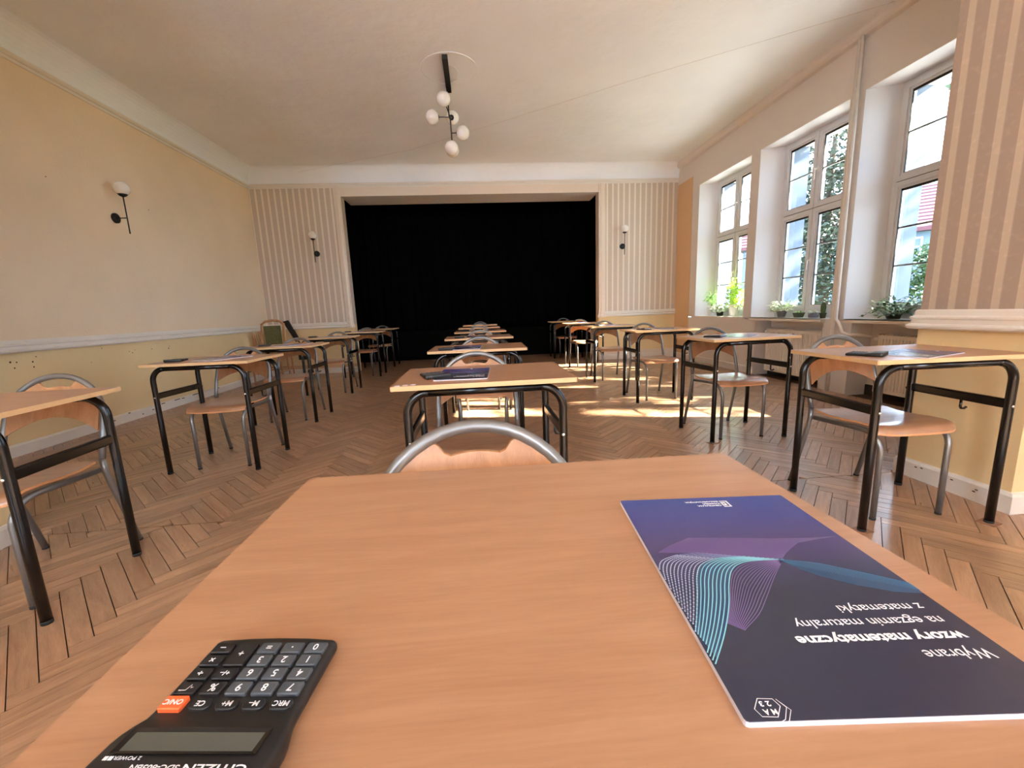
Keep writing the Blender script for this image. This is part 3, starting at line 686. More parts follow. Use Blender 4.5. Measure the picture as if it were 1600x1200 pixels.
for k, (x, y, a) in DESKS.items():
    lab = EXTRA.get(k) or 'beech-topped school desk with black tube frame, %s in the %s' % (nth(k), LROW[k[0]])
    if not d_used: o = desk0; o.location = (x, y, 0); o.rotation_euler = (0, 0, a); o['label'] = lab; d_used = True
    else: o = dup(desk0, (x, y, 0), a, lab)
    dobj[k] = o
    cx, cy, ca = CH.get(k, (x + random.uniform(-.02, .02), y + random.uniform(-.02, .03), random.uniform(-.04, .04)))
    if k in ('L6', 'M6', 'R6'): cy = y - .02
    if k == 'M0': lab = 'school chair with silver arc-topped back just beyond the foreground desk'
    elif k == 'L1': lab = 'silver-framed plywood chair at the desk cut off by the left edge'
    elif k == 'R1': lab = 'silver-framed plywood chair at the near right desk, seat reflecting the window'
    else: lab = 'silver-framed plywood chair behind the %s desk of the %s' % (nth(k), LROW[k[0]])
    if not c_used: o = chair0; o.location = (cx, cy, 0); o.rotation_euler = (0, 0, ca); o['label'] = lab; c_used = True
    else: o = dup(chair0, (cx, cy, 0), ca, lab)
def child_mesh(name, me, parent, loc, rz=0):
    o = obj(name, me, parent, loc=loc); o.rotation_euler = (0, 0, rz); return o
shim = MB().box(-.03, .035, -.03, .03, 0, .004).mesh('shim', [M['shim']])
for k, lx, ly in (('R1', -.3, -.212), ('R1', .3, -.212), ('R2', -.3, -.212)):
    child_mesh('wooden_shim', shim, dobj[k], (lx, ly, -.0005), .3)
for c_ in list(dobj['L1'].children):
    if c_.name.startswith('bag_hook'): bpy.data.objects.remove(c_)
stk = MB().lathe([(.011, 0), (.011, .0008)], (0, 0, 0), 12).mesh('sticker', [M['sticker']])
for i in range(3): child_mesh('sticker', stk, dobj['M1'], (-.325 + .028 * i, -.235 + .006 * i, DZ))

# ------------------------------------------------------------------ booklets (local: x = reader's right, y = towards the reader's top)
def to_local(c, rot, pts):
    ca, sa = math.cos(-rot), math.sin(-rot); return [((x - c[0]) * ca - (y - c[1]) * sa, (x - c[0]) * sa + (y - c[1]) * ca) for x, y in pts]
BW, BH, BT = .106, .1495, .0042
def ribbon(m, pts, w_, zz, mi=0, fade=None):
    pts = [p_ for p_ in pts]; n = len(pts)
    if n < 2: return
    vs = []
    for i in range(n):
        a = Vector(pts[max(i - 1, 0)]); b = Vector(pts[min(i + 1, n - 1)]); d = (b - a); d = d.normalized() if d.length > 0 else Vector((1, 0)); nn = Vector((-d.y, d.x)) * w_ / 2
        p_ = Vector(pts[i]); vs += [(p_.x + nn.x, p_.y + nn.y, zz), (p_.x - nn.x, p_.y - nn.y, zz)]
    m.add(vs, [(2 * i, 2 * i + 1, 2 * i + 3, 2 * i + 2) for i in range(n - 1)], mi)
def resample(pts, n):
    """catmull-rom through the points"""
    out = []; P = [Vector(p_) for p_ in pts]; k = len(P) - 1
    for j in range(n + 1):
        t = j / n * k; i = min(int(t), k - 1); t -= i; p0, p1, p2, p3 = P[max(i - 1, 0)], P[i], P[i + 1], P[min(i + 2, k)]
        out.append(.5 * ((2 * p1) + (p2 - p0) * t + (2 * p0 - 5 * p1 + 4 * p2 - p3) * t * t + (3 * p1 - p0 - 3 * p2 + p3) * t ** 3))
    return out
BC, BR_ = (.2685, .3405), math.radians(175.2)
def booklet(full):
    t = thing('exam_booklet', '', 'booklet', group='dark blue exam booklets on the desks')
    MB().prism(rrect(2 * BW, 2 * BH, .0025, 2), 0, BT - .0006).build('pages', M['paper'], t)
    MB().prism(rrect(2 * BW - .0006, 2 * BH - .0006, .0025, 2), BT - .0005, BT, 0).build('cover', M['cover'], t)
    Lc = lambda pts: to_local(BC, BR_, pts)
    z1 = BT + .00006
    def poly(name, pts, mt, zz):
        P = clip_box(Lc(pts), -BW + .0005, BW - .0005, -BH + .0005, BH - .0005); m = MB(); m.add([(a, b, zz) for a, b in P], [tuple(range(len(P)))])
        ar = sum(P[i][0] * P[(i + 1) % len(P)][1] - P[(i + 1) % len(P)][0] * P[i][1] for i in range(len(P)))
        if ar < 0: m.f[0] = m.f[0][::-1]
        return m.build(name, mt, t)
    poly('printed_swoosh', [(.218, .400), (.26, .394), (.304, .386), (.345, .381), (.374, .380), (.345, .377), (.325, .374), (.311, .366), (.300, .359), (.290, .351), (.257, .356), (.215, .371), (.174, .378), (.19, .388)], M['ink_violet'], z1)
    poly('printed_band', [(.285, .350), (.300, .346), (.315, .340), (.342, .323), (.358, .312), (.372, .300), (.371, .288), (.349, .293), (.325, .305), (.305, .320), (.294, .332)], M['ink_teal2'], z1 + .00003)
    if full:
        # hatch of the band, fan of violet lines, sheaf of cyan lines
        m = MB(); up = resample([(.285, .350), (.315, .340), (.342, .323), (.372, .302)], 44); lo = resample([(.288, .344), (.305, .332), (.335, .314), (.371, .292)], 44)
        for i in range(0, 45, 1):
            ribbon(m, [tuple(p_) for p_ in Lc([tuple(up[i]), tuple(lo[min(44, i + 4)])])], .00055, z1 + .00006)
        ribbon(m, [tuple(p_) for p_ in Lc([tuple(p_) for p_ in up])], .0009, z1 + .00006); m.build('printed_band_hatch', M['ink_teal'], t)
        outer = resample([(.290, .3495), (.262, .3515), (.244, .349), (.230, .340), (.216, .322), (.199, .295), (.177, .266), (.153, .239)], 40)
        inner = resample([(.215, .372), (.196, .3715), (.185, .3695), (.172, .364), (.165, .354), (.161, .340), (.157, .320), (.154, .300)], 40)
        m = MB(); md = MB(); m2 = MB(); n = 19
        def inb(p_): return abs(p_[0]) < BW - .0006 and abs(p_[1]) < BH - .0006
        for i in range(n):
            s_ = i / (n - 1); L_ = [tuple(inner[j] * (1 - s_) + outer[j] * s_) for j in range(41)]; L_ = [p_ for p_ in Lc(L_) if inb(p_)]
            ribbon(m if i > 9 else md, L_, .0009 if i > 11 else .00045 + .00003 * i, z1 + .00003)
            if i < 11:
                for j in range(8, len(L_), 1):
                    q = L_[j]; m2.add([(q[0] - .0006, q[1] - .0006, z1 + .00007), (q[0] + .0006, q[1] - .0006, z1 + .00007), (q[0] + .0006, q[1] + .0006, z1 + .00007), (q[0] - .0006, q[1] + .0006, z1 + .00007)], [(0, 1, 2, 3)])
        bl_ = MB(); A = [tuple(p_) for p_ in outer]; B = [tuple(inner[j] * .45 + outer[j] * .55) for j in range(41)]
        PA, PB = Lc(A), Lc(B)
        for j in range(10, 40):
            q4 = [PA[j], PA[j + 1], PB[j + 1], PB[j]]
            if all(inb(q) for q in q4): bl_.add([(a, b, z1 + .00001) for a, b in q4], [(0, 1, 2, 3)])
        bl_.build('printed_sheaf_ground', M['ink_teal2'], t)
        m.build('printed_cyan_lines', M['ink_cyan'], t); md.build('printed_pale_lines', mat('pale_cyan_ink', (128, 136, 178), .35), t); m2.build('printed_dots', mat('dot_ink', (178, 188, 214), .35), t)
        m = MB(); end = resample([(.287, .3475), (.262, .323), (.235, .296), (.218, .281), (.196, .268)], 30)
        for i in range(1, 15):
            s_ = i / 15; L_ = []
            for j in range(31):
                q = end[j] * s_ + Vector(outer[int(j * 32 / 30)]) * (1 - s_); L_.append(tuple(q))
            ribbon(m, [p_ for p_ in Lc(L_) if inb(p_)], .0006, z1 + .00002)
        m.build('printed_violet_lines', M['ink_dim'], t)
    # wording of the cover, set in the reader's direction
    for body, x_, y_, wd, sz, bo in (('Wybrane', .3530, .2275, .047, .0125, 0), ('wzory matematyczne', .3535, .2435, .1265, .0125, .00035), ('na egzamin maturalny', .3535, .2595, .116, .0125, 0), ('z matematyki', .3535, .2745, .069, .0125, 0)):
        (lx, ly), = Lc([(x_, y_)]); o = child_mesh('cover_text', text_mesh('cover_text', body, sz, M['print_white'], bo, wd), t, (lx, ly - .004, z1))
    if full:
        for body, x_, y_, wd in (('CENTRALNA', .2960, .4655, .030), ('KOMISJA', .2965, .4705, .022), ('EGZAMINACYJNA', .2970, .4760, .042)):
            (lx, ly), = Lc([(x_, y_)]); child_mesh('cover_text', text_mesh('cover_text', body, .0042, M['print_white'], .0001, wd), t, (lx, ly - .0012, z1))
        (lx, ly), = Lc([(.3025, .4685)])
        e = MB(); e.box(-.0055, .0045, -.0078, -.0062, 0, .0001); e.box(-.0055, -.0035, -.0062, .0078, 0, .0001); e.box(-.0055, .0045, .0062, .0078, 0, .0001); e.box(-.0015, .0045, -.0042, -.0018, 0, .0001); e.box(-.0015, .0005, -.0042, .0042, 0, .0001); e.box(-.0015, .0045, .0018, .0042, 0, .0001); e.box(.0020, .0045, -.0009, .0009, 0, .0001)
        e.build('printed_emblem', M['print_white'], t, loc=(lx, ly, z1))
        (lx, ly), = Lc([(.1695, .2070)])
        e = MB()
        hexa = [(-.0085, -.0012), (-.0065, -.0062), (.0028, -.0068), (.0085, .0002), (.0065, .0052), (-.0028, .0058)]
        ribbon(e, hexa + [hexa[0]], .0005, .0001)
        for d in (.0018, .0036): ribbon(e, [(-.0045 - d, .0065 + d * .5), (-.0102 - d * .9, -.002 + d), (-.0075 - d * .6, -.0078 + d)], .0004, .0001); ribbon(e, [(-.0045 - d, .0065 + d * .5), (-.0035, .0068 + d), (.0072 - d * .3, .0068 + d)], .0004, .0001)
        e.build('printed_emblem', M['print_white'], t, loc=(lx, ly, z1))
        child_mesh('cover_text', text_mesh('cover_text', 'M A', .0052, M['print_white'], .0001, .0085), t, (lx - .0045, ly + .0006, z1))
        child_mesh('cover_text', text_mesh('cover_text', '2 3', .0048, M['print_white'], .0001, .0070), t, (lx - .0035, ly - .0048, z1))
    else:
        (lx, ly), = Lc([(.3025, .4685)]); MB().box(-.005, .005, -.007, .007, 0, .0001).build('printed_emblem', M['print_white'], t, loc=(lx, ly, z1))
        m = MB()
        for i in range(4):
            ribbon(m, [tuple(p_) for p_ in Lc([tuple(q) for q in resample([(.285, .350), (.244 - .012 * i, .349), (.216 - .012 * i, .322), (.185 - .008 * i, .28), (.175 - .005 * i, .262)], 14)])], .0014, z1 + .00003)
        m.build('printed_cyan_lines', M['ink_teal'], t)
    return t
bk0 = booklet(True); bk0.location = (BC[0], BC[1], DZ); bk0.rotation_euler = (0, 0, BR_); bk0['label'] = 'large dark blue maths formula booklet on the right of the foreground desk'
bk1 = booklet(False); index_kids(bk1); used = False
BKS = {'M1': (-.085, -.02, 176), 'M2': (-.085, -.06, 178), 'M3': (-.02, -.06, 180), 'M4': (.0, -.05, 180), 'L2': (.045, .0, 157), 'L3': (.06, -.02, 160), 'L4': (.05, 0, 168), 'L5': (.06, 0, 175),
       'R1': (-.035, -.10, 111), 'R2': (.0, -.04, 130), 'R3': (.07, .0, 150), 'R4': (.03, 0, 160), 'R5': (.02, 0, 170)}
def on_desk(k, dx, dy, deg):
    x, y, a = DESKS[k]; return (x + dx * math.cos(a) - dy * math.sin(a), y + dx * math.sin(a) + dy * math.cos(a), DZ), math.radians(deg) + a
for k, (dx, dy, dg_) in BKS.items():
    loc, rz = on_desk(k, dx, dy, dg_)
    lab = {'M1': 'dark blue booklet on the desk right in front of the foreground desk', 'R1': 'blue-glinting booklet on the desk at the right picture edge'}.get(k) or 'dark blue booklet on the %s desk of the %s' % (nth(k), LROW[k[0]])
    if not used: o = bk1; o.location = loc; o.rotation_euler = (0, 0, rz); o['label'] = lab; used = True
    else: dup(bk1, loc, rz, lab)

# ------------------------------------------------------------------ calculators (origin at the 0 key; x = reader's right, y = reader's up)
def calc(full):
    t = thing('calculator', '', 'calculator', group='black pocket calculators on the desks')
    cx = .036
    def half(y):   # half width along the length: narrower keypad, flared display end
        s_ = min(max((y - .050) / .022, 0), 1); s_ = s_ * s_ * (3 - 2 * s_); return .0480 + .0050 * s_
    def top(y): s_ = min(max((y - .050) / .016, 0), 1); s_ = s_ * s_ * (3 - 2 * s_); return .0105 + .0035 * s_ + max(0, y - .066) * .10
    ys = [-.0145, -.0140, -.0125, -.0095, -.004, .01, .03, .048, .054, .060, .066, .072, .085, .10, .112, .1165, .1185, .1195]; m = MB(); vs = []; ring = 16
    for y in ys:
        e = 1.0
        if y < -.0095: e = math.sqrt(max(0, 1 - ((-.0095 - y) / .0052) ** 2)); bulge = 0
        if y > .112: e = math.sqrt(max(0.02, 1 - ((y - .112) / .0078) ** 2))
        hw = half(y) - .006 * (1 - e); h = top(y) * (.55 + .45 * e)
        prof = [(-hw + .004, 0), (hw - .004, 0), (hw - .0005, .003), (hw, .006), (hw - .0004, h - .0025), (hw - .0015, h - .0008), (hw - .0035, h), (hw * .5, h), (0, h), (-hw * .5, h), (-hw + .0035, h), (-hw + .0015, h - .0008), (-hw + .0004, h - .0025), (-hw, .006), (-hw + .0005, .003)]
        for a, b in prof:
            yy = y
            if y < -.004: yy = y + .0022 * (a / .048) ** 2 * (-.004 - y) / .0105 * 1.6
            vs.append((cx + a, yy, b))
    n = len(prof)
    m.add(vs, [(i * n + q, i * n + (q + 1) % n, (i + 1) * n + (q + 1) % n, (i + 1) * n + q) for i in range(len(ys) - 1) for q in range(n)] + [tuple(range(n))[::-1], tuple(range((len(ys) - 1) * n, len(ys) * n))], 0, True)
    me = m.mesh('body', [M['calc_body']]); bm = bmesh.new(); bm.from_mesh(me); bmesh.ops.recalc_face_normals(bm, faces=bm.faces); bm.to_mesh(me); bm.free()
    obj('body', me, t)
    zl = top(.072)
    sc = MB(); sc.prism([(-.003, .0655), (.077, .0655), (.0765, .0772), (-.0025, .0772)], top(.0655) - .002, top(.0655) + .0006)
    for i, v_ in enumerate(sc.v):
        if v_[2] > top(.0655): sc.v[i] = (v_[0], v_[1], top(v_[1]) + .0004)
    sc.build('lcd_screen', M['lcd'], t)
    if not full:
        kb = MB()
        for r_ in range(5):
            for c_ in range(5): kb.box(.018 * c_ - .0065, .018 * c_ + .0065, .0113 * r_ - .004, .0113 * r_ + .004, .010, .0125)
        kb.build('keypad', M['key_grey'], t, kind='stuff'); return t
    bz = MB(); fr_ = [(-.0065, .0630), (.0805, .0630), (.080, .0795), (-.006, .0795)]; inn = [(-.003, .0655), (.077, .0655), (.0765, .0772), (-.0025, .0772)]
    for i in range(4):
        j = (i + 1) % 4; q = [fr_[i], fr_[j], inn[j], inn[i]]; bz.add([(a, b, top(b) + .0012) for a, b in q[:2]] + [(a, b, top(b) + .0003) for a, b in q[2:]], [(0, 1, 2, 3)])
    bz.build('screen_bezel', mat('bezel_gloss_black', (16, 15, 15), .2), t)
    so = MB(); so.prism([(.032, .0985), (.078, .0985), (.078, .1085), (.032, .1085)], .014, top(.10) + .0008); so.build('solar_panel', M['solar'], t)
    gmesh = key_mb(.0148, .0096, .0034, .0012).mesh('key', [M['key_grey']]); bmesh_ = key_mb(.0148, .0092, .0034, .0012).mesh('key', [M['key_black']])
    omesh = key_mb(.0150, .0098, .0042, .0012).mesh('key', [M['key_orange']]); rmesh = key_mb(.0150, .0080, .0030, .0038).mesh('key', [M['key_black']]); pmesh = key_mb(.0152, .0205, .0034, .0012).mesh('key', [M['key_black']])
    rows = [['0', '.', '=', '+', '\u2013'], ['1', '2', '3', None, '\u00d7'], ['4', '5', '6', '+/\u2013', '\u00f7'], ['7', '8', '9', '%', 'sqrt'], ['MRC', 'M\u2013', 'M+', 'CE', 'ON/C']]
    for r_, row in enumerate(rows):
        for c_, s_ in enumerate(row):
            if s_ is None: continue
            x, y = .018 * c_, .0113 * r_
            if s_ == '+': me_, y2 = pmesh, y + .00565
            elif r_ == 4 and s_ == 'ON/C': me_, y2 = omesh, y
            elif r_ == 4: me_, y2 = rmesh, y
            elif c_ < 3: me_, y2 = gmesh, y
            else: me_, y2 = bmesh_, y
            ko = child_mesh('key', me_, t, (x, y2, .0095))
            hk = .0042 if s_ == 'ON/C' else (.0030 if r_ == 4 else .0034)
            if s_ == 'sqrt':
                g = MB(); ribbon(g, [(-.004, -.0002), (-.0028, .0004), (-.0018, -.0022), (-.0002, .0022), (.0045, .0022)], .0006, hk + .0001); g.build('key_symbol', M['print_white'], ko)
            else:
                big = len(s_) == 1; sz = .0078 if (big and s_ not in '.') else (.0100 if s_ == '.' else .0052)
                if s_ == 'ON/C': sz = .0050
                tm = text_mesh('key_symbol', s_, sz, M['print_white'], .00008, align='CENTER'); zs = [v_.co.y for v_ in tm.vertices]; off = (min(zs) + max(zs)) / 2
                child_mesh('key_symbol', tm, ko, (0, -off, hk + .00005))
    zt = top(.092) + .0004
    def tx(b_, x, y, wd, sz, bo=0): child_mesh('printed_text', text_mesh('printed_text', b_, sz, M['print_white'], bo, wd), t, (x, y, top(y) + .0006))
    tx('CITIZEN', -.006, .0850, .036, .0062, .0001); tx('SDC-805BN', .0325, .0853, .028, .0044, .00005); tx('2 POWER', .0590, .0805, .016, .0028)
    for i in range(5): MB().box(0, .0024, 0, .0022, 0, .0001).build('printed_icon', M['print_white'], t, loc=(.0785 - .003 * i if i else .0785, .0806, top(.0806) + .0006)) if i < 2 else None
    return t
ca0 = calc(True); ca0.location = (-.1345, .2848, DZ); ca0.rotation_euler = (0, 0, math.radians(173.3)); ca0['label'] = 'large black calculator with an orange key on the left of the foreground desk'
ca1 = calc(False); index_kids(ca1); used = False
CAS_ = {'M1': (-.225, -.035, 200), 'M2': (-.215, -.14, 175), 'M3': (-.20, -.12, 180), 'M4': (-.20, -.1, 180), 'L2': (-.25, -.05, 195), 'L3': (-.24, .06, 195), 'L4': (-.24, .06, 190), 'L5': (-.26, .06, 190),
        'R1': (-.275, -.06, 215), 'R2': (-.215, .0, 210), 'R3': (-.20, -.04, 200), 'R4': (-.20, 0, 200)}
for k, (dx, dy, dg_) in CAS_.items():
    loc, rz = on_desk(k, dx + .035, dy + .05, dg_)
    lab = {'M1': 'black calculator on the desk right in front of the foreground desk', 'R1': 'black calculator on the desk at the right picture edge'}.get(k) or 'black calculator on the %s desk of the %s' % (nth(k), LROW[k[0]])
    if not used: o = ca1; o.location = loc; o.rotation_euler = (0, 0, rz); o['label'] = lab; used = True
    else: dup(ca1, loc, rz, lab)

# ------------------------------------------------------------------ lamps
ch = thing('ceiling_lamp', 'black ceiling lamp with six white glass globes', 'lamp', (-.19, 5.3, ZC))
MB().box(-.028, .028, -.56, .10, -.045, 0).build('ceiling_bar', M['lamp_black'], ch)
MB().tube([(-.015, -.03, -.04), (-.012, -.01, -.34)], .007, 8).build('drop_rod', M['lamp_black'], ch)
MB().tube([(-.012, 0, -.32), (0, 0, -.36), (.006, 0, -.66)], .008, 8).build('main_rod', M['lamp_black'], ch)
GR = .078
for gx, gy, gz, ax_ in ((-.055, -.17, -.23, None), (.02, .15, -.29, None), (-.205, 0, -.345, None), (.135, 0, -.515, None), (.0, -.12, -.72, None), (.0, .12, -.66, None)):
    base = Vector((0, 0, gz if abs(gx) > .1 else (-.345 if gz > -.4 else -.655))); g = Vector((gx, gy, gz)); d = (g - base).normalized(); e = g - d * GR * .93
    am = MB(); am.tube([tuple(base), tuple(e)], .006, 8); a_ = am.build('lamp_arm', M['lamp_black'], ch)
    cp = MB(); cp.tube([tuple(e - d * .008), tuple(e), tuple(e + d * .008), tuple(e + d * .02)], [.010, .030, .034, .036], 14); cp.build('globe_cap', M['lamp_black'], a_)
    MB().sphere(gx and (gx, gy, gz) or (gx, gy, gz), GR, 24).build('globe', M['opal'], ch)
cable = MB(); cable.tube([(.03, -.38, -.01), (.09, -.36, -.012), (.13, -.25, -.012), (.10, -.12, -.012), (.028, -.06, -.012)], .004, 6); cable.build('loose_cable', M['white_plastic'], ch)
m = MB(); m.tube([(-.16 + .30 * math.cos(a * PI / 32), 5.0 + .30 * math.sin(a * PI / 32), ZC - .001) for a in range(64)], .0035, 8, closed=True); m.build('trim_16', M['ceil'], kind='structure')
wr = MB(); wr.tube([(-3.0, 8.0, ZC - .07), (-.923, 7.226, ZC - .006), (.053, 6.549, ZC - .006), (1.989, 5.161, ZC - .006), (3.9, 3.85, ZC - .02)], .0012, 5)
tag(wr.build('ceiling_wire', M['wire']), 'thin wire stretched across the ceiling behind the lamp', 'wire')
def sconce(loc, rz, side, label):
    """local: wall plane at y=0, room towards -y"""
    t = thing('wall_lamp', label, 'lamp', loc, rz, 'globe wall lamps')
    MB().lathe([(.052, -.001), (.052, -.018), (.045, -.024)][::-1], (0, 0, 0), 20, ax=1).build('wall_plate', M['lamp_black'], t)
    MB().tube([(0, -.01, 0), (0, -.125, 0)], .006, 8).build('arm', M['lamp_black'], t)
    MB().tube([(0, -.125, -.165), (0, -.125, .225)], .0065, 8).build('stem', M['lamp_black'], t)
    MB().lathe([(.008, .215), (.030, .225), (.045, .243)], (0, -.125, 0), 16).build('globe_cap', M['lamp_black'], t)
    MB().sphere((0, -.125, .302), .074, 24).build('globe', M['opal'], t)
    return t
sconce((XL, 5.08, 2.19), PI / 2, 1, 'globe wall lamp on the plain beige left wall')
sconce((-2.83, YB, 2.185), 0, 1, 'globe wall lamp on striped wallpaper left of the stage curtain')
sconce((2.845, YB, 2.165), 0, 1, 'globe wall lamp on striped wallpaper right of the stage curtain')

# ------------------------------------------------------------------ old wooden chairs and black case in the far left corner
def old_chair(loc, rz, label, padded, zt):
    t = thing('wooden_chair', label, 'chair', loc, rz)
    for sx in (-1, 1):
        MB().tube([(sx * .19, -.20, 0), (sx * .185, -.19, .44)], [.013, .019], 8).build('leg', M['olive_wood'], t)
        MB().tube([(sx * .19, .24, 0), (sx * .19, .20, .44), (sx * .19, .22, .7), (sx * .18, .27, zt - .06)], [.014, .019, .017, .013], 8).build('leg', M['olive_wood'], t)
        MB().tube([(sx * .188, -.195, .18), (sx * .192, .22, .18)], .010, 8).build('stretcher', M['olive_wood'], t)
    m = MB(); m.prism(rrect(.43, .43, .05), .43, .455); m.build('seat_frame', M['olive_wood'], t)
    m = MB(); m.prism(rrect(.39, .39, .05), .455, .485); m.build('seat_pad', M['green_cloth'] if padded else M['olive_wood'], t)
    MB().tube([(-.185, .265, zt - .07), (-.12, .278, zt - .02), (0, .285, zt), (.12, .278, zt - .02), (.185, .265, zt - .07)], [.014, .019, .022, .019, .014], 8).build('top_rail', M['olive_wood'], t)
    MB().tube([(-.19, .215, .58), (.19, .215, .58)], .011, 8).build('lower_rail', M['olive_wood'], t)
    if padded:
        m = MB(); m.box(-.13, .13, .215, .25, .60, zt - .09); m.build('back_pad', M['green_cloth'], t)
    for x in ((-.155, .155) if padded else (-.12, -.06, 0, .06, .12)):
        MB().tube([(x, .218, .585), (x, .27, zt - .03)], .009, 6).build('spindle', M['olive_wood'], t)
    return t
old_chair((-3.62, 7.66, 0), 1.5, 'light wooden chair with spindle back against the left wall corner', False, 1.0)
old_chair((-3.45, 7.12, 0), .05, 'light wooden chair with green patterned padded back in the far left corner', True, 1.03)
t = thing('folded_stand', 'black folded stand leaning against the wall by the wooden corner chairs', 'stand', (-3.17, 7.92, 0))
MB().tube([(.10, -.05, .0), (-.02, .04, .40), (-.18, .095, .66)], .012, 8).build('pole', M['lamp_black'], t)
m = MB(); m.prism([(-.40, 1.0), (-.30, 1.02), (-.14, .66), (-.21, .62)], .08, .11, ax=1); m.build('sheet_desk', M['lamp_black'], t)
for a in (-.09, .05): MB().tube([(.02, -.03, .16), (.1 + a, -.16 - a * .3, .008)], .008, 6).build('leg', M['lamp_black'], t)
m = MB(); m.box(-.11, .02, -.12, .0, .30, .50); m.build('music_case', M['lamp_black'], t)

# ------------------------------------------------------------------ plants on the sills
SZ = WZ0 + .009
def leaf(m, base, d, up, L_, w_, seg=4, droop=.5, mi=0):
    base = Vector(base); d = Vector(d).normalized(); side = d.cross(Vector((0, 0, 1)))
    side = side.normalized() if side.length > .01 else Vector((1, 0, 0)); vs = []
    for i in range(seg + 1):
        s_ = i / seg; p_ = base + d * L_ * s_ + Vector((0, 0, up * L_ * s_ - droop * L_ * s_ * s_)); ww = w_ * math.sin(PI * min(.97, .12 + .85 * s_)) / 2
        vs += [tuple(p_ - side * ww), tuple(p_ + Vector((0, 0, ww * .35))), tuple(p_ + side * ww)]
    m.add(vs, [q for i in range(seg) for q in ((3 * i, 3 * i + 1, 3 * i + 4, 3 * i + 3), (3 * i + 1, 3 * i + 2, 3 * i + 5, 3 * i + 4))], mi, True)
def pot(t, r0, r1, h, mt, square=False):
    m = MB()
    if square:
        m.add([(sx * r0, sy * r0, 0) for sx, sy in ((-1, -1), (1, -1), (1, 1), (-1, 1))] + [(sx * r1, sy * r1, h) for sx, sy in ((-1, -1), (1, -1), (1, 1), (-1, 1))] + [(sx * (r1 - .006), sy * (r1 - .006), h) for sx, sy in ((-1, -1), (1, -1), (1, 1), (-1, 1))] + [(sx * (r1 - .008), sy * (r1 - .008), h - .012) for sx, sy in ((-1, -1), (1, -1), (1, 1), (-1, 1))],
              [(3, 2, 1, 0)] + [(a * 4 + i, a * 4 + (i + 1) % 4, a * 4 + 4 + (i + 1) % 4, a * 4 + 4 + i) for a in range(3) for i in range(4)])
        m.build('pot', mt, t); MB().box(-r1 + .008, r1 - .008, -r1 + .008, r1 - .008, h - .02, h - .012).build('soil', M['soil'], t)
    else:
        m.lathe([(r0, 0), (r1, h - .012), (r1 + .004, h - .012), (r1 + .004, h), (r1 - .004, h), (r1 - .006, h - .015)], (0, 0, 0), 20); m.build('pot', mt, t)
        MB().lathe([(r1 - .005, h - .022), (r1 - .005, h - .014)], (0, 0, 0), 16).build('soil', M['soil'], t)
def bushy(t, n, r, h0, h1, L_, w_, mt, name='foliage', rx=1.0):
    m = MB()
    for i in range(n):
        a = random.uniform(0, 2 * PI); q = math.sqrt(random.random()) * r; zz = random.uniform(h0, h1) * (1 - .3 * (q / r))
        leaf(m, (q * math.cos(a) * rx, q * math.sin(a), zz), (math.cos(a) + random.uniform(-.6, .6), math.sin(a) + random.uniform(-.6, .6), random.uniform(-.1, .9)), random.uniform(.0, .5), L_ * random.uniform(.6, 1.2), w_ * random.uniform(.7, 1.2), 3, .5)
    for i in range(6):
        a = random.uniform(0, 2 * PI); m.tube([(0, 0, h0 * .6), (r * .5 * math.cos(a), r * .5 * math.sin(a), (h0 + h1) / 2)], .0018, 4)
    m.build(name, mt, t, kind='stuff')
def clamp_x(x): return x
t = thing('potted_palm', 'arching-leaved plant in a white pot, leftmost on the far sill', 'plant', (4.04, 6.93, SZ)); pot(t, .05, .068, .16, M['white_pot'])
for i in range(15):
    a = random.uniform(0, 2 * PI); m = MB(); up = random.uniform(1.2, 2.4)
    pts = []; L_ = random.uniform(.24, .36)
    d = Vector((math.cos(a) * .35, math.sin(a) * .55, 0))
    m.tube([tuple(Vector((0, 0, .14)) + d * L_ * s_ / 5 * .9 + Vector((0, 0, (up * s_ / 5 - .95 * (s_ / 5) ** 2 * up * .7) * L_))) for s_ in range(6)], .0018, 5)
    for s_ in range(1, 6):
        b = Vector((0, 0, .14)) + d * L_ * s_ / 5 * .9 + Vector((0, 0, (up * s_ / 5 - .95 * (s_ / 5) ** 2 * up * .7) * L_))
        for sg in (-1, 1): leaf(m, b, d + Vector((-d.y, d.x, 0)) * sg * 1.1, .2, .075, .016, 2, .5)
    m.build('frond', M['leaf'], t)
t = thing('potted_plant', 'small dark-potted variegated plant between the two taller plants, far sill', 'plant', (4.04, 6.68, SZ)); pot(t, .045, .055, .075, M['dark_pot']); bushy(t, 150, .11, .08, .24, .06, .03, M['leaf_var'])
t = thing('potted_plant', 'bright lime-green bushy plant in a tall white pot, far sill', 'plant', (4.05, 6.32, SZ)); pot(t, .06, .078, .19, M['white_pot']); bushy(t, 420, .12, .20, .62, .07, .028, M['leaf_lime'])
t = thing('potted_plant', 'variegated bushy plant in a grey round pot, leftmost on the middle sill', 'plant', (4.05, 5.27, SZ)); pot(t, .042, .06, .09, M['grey_pot']); bushy(t, 210, .13, .09, .23, .055, .026, M['leaf_var'])
t = thing('potted_plant', 'low plant in a square green pot on the middle sill', 'plant', (4.05, 4.97, SZ)); pot(t, .034, .048, .06, M['dark_pot'], True); bushy(t, 40, .04, .06, .085, .03, .012, M['leaf'])
t = thing('potted_plant', 'small plant in a square grey pot near the middle window handle', 'plant', (4.05, 4.735, SZ)); pot(t, .036, .043, .06, M['grey_pot'], True); bushy(t, 60, .045, .06, .09, .03, .016, M['leaf_var'])
t = thing('potted_cactus', 'tall dark cactus in a green pot at the right end of the middle sill', 'cactus', (3.99, 4.53, SZ)); pot(t, .026, .032, .06, M['dark_pot'])
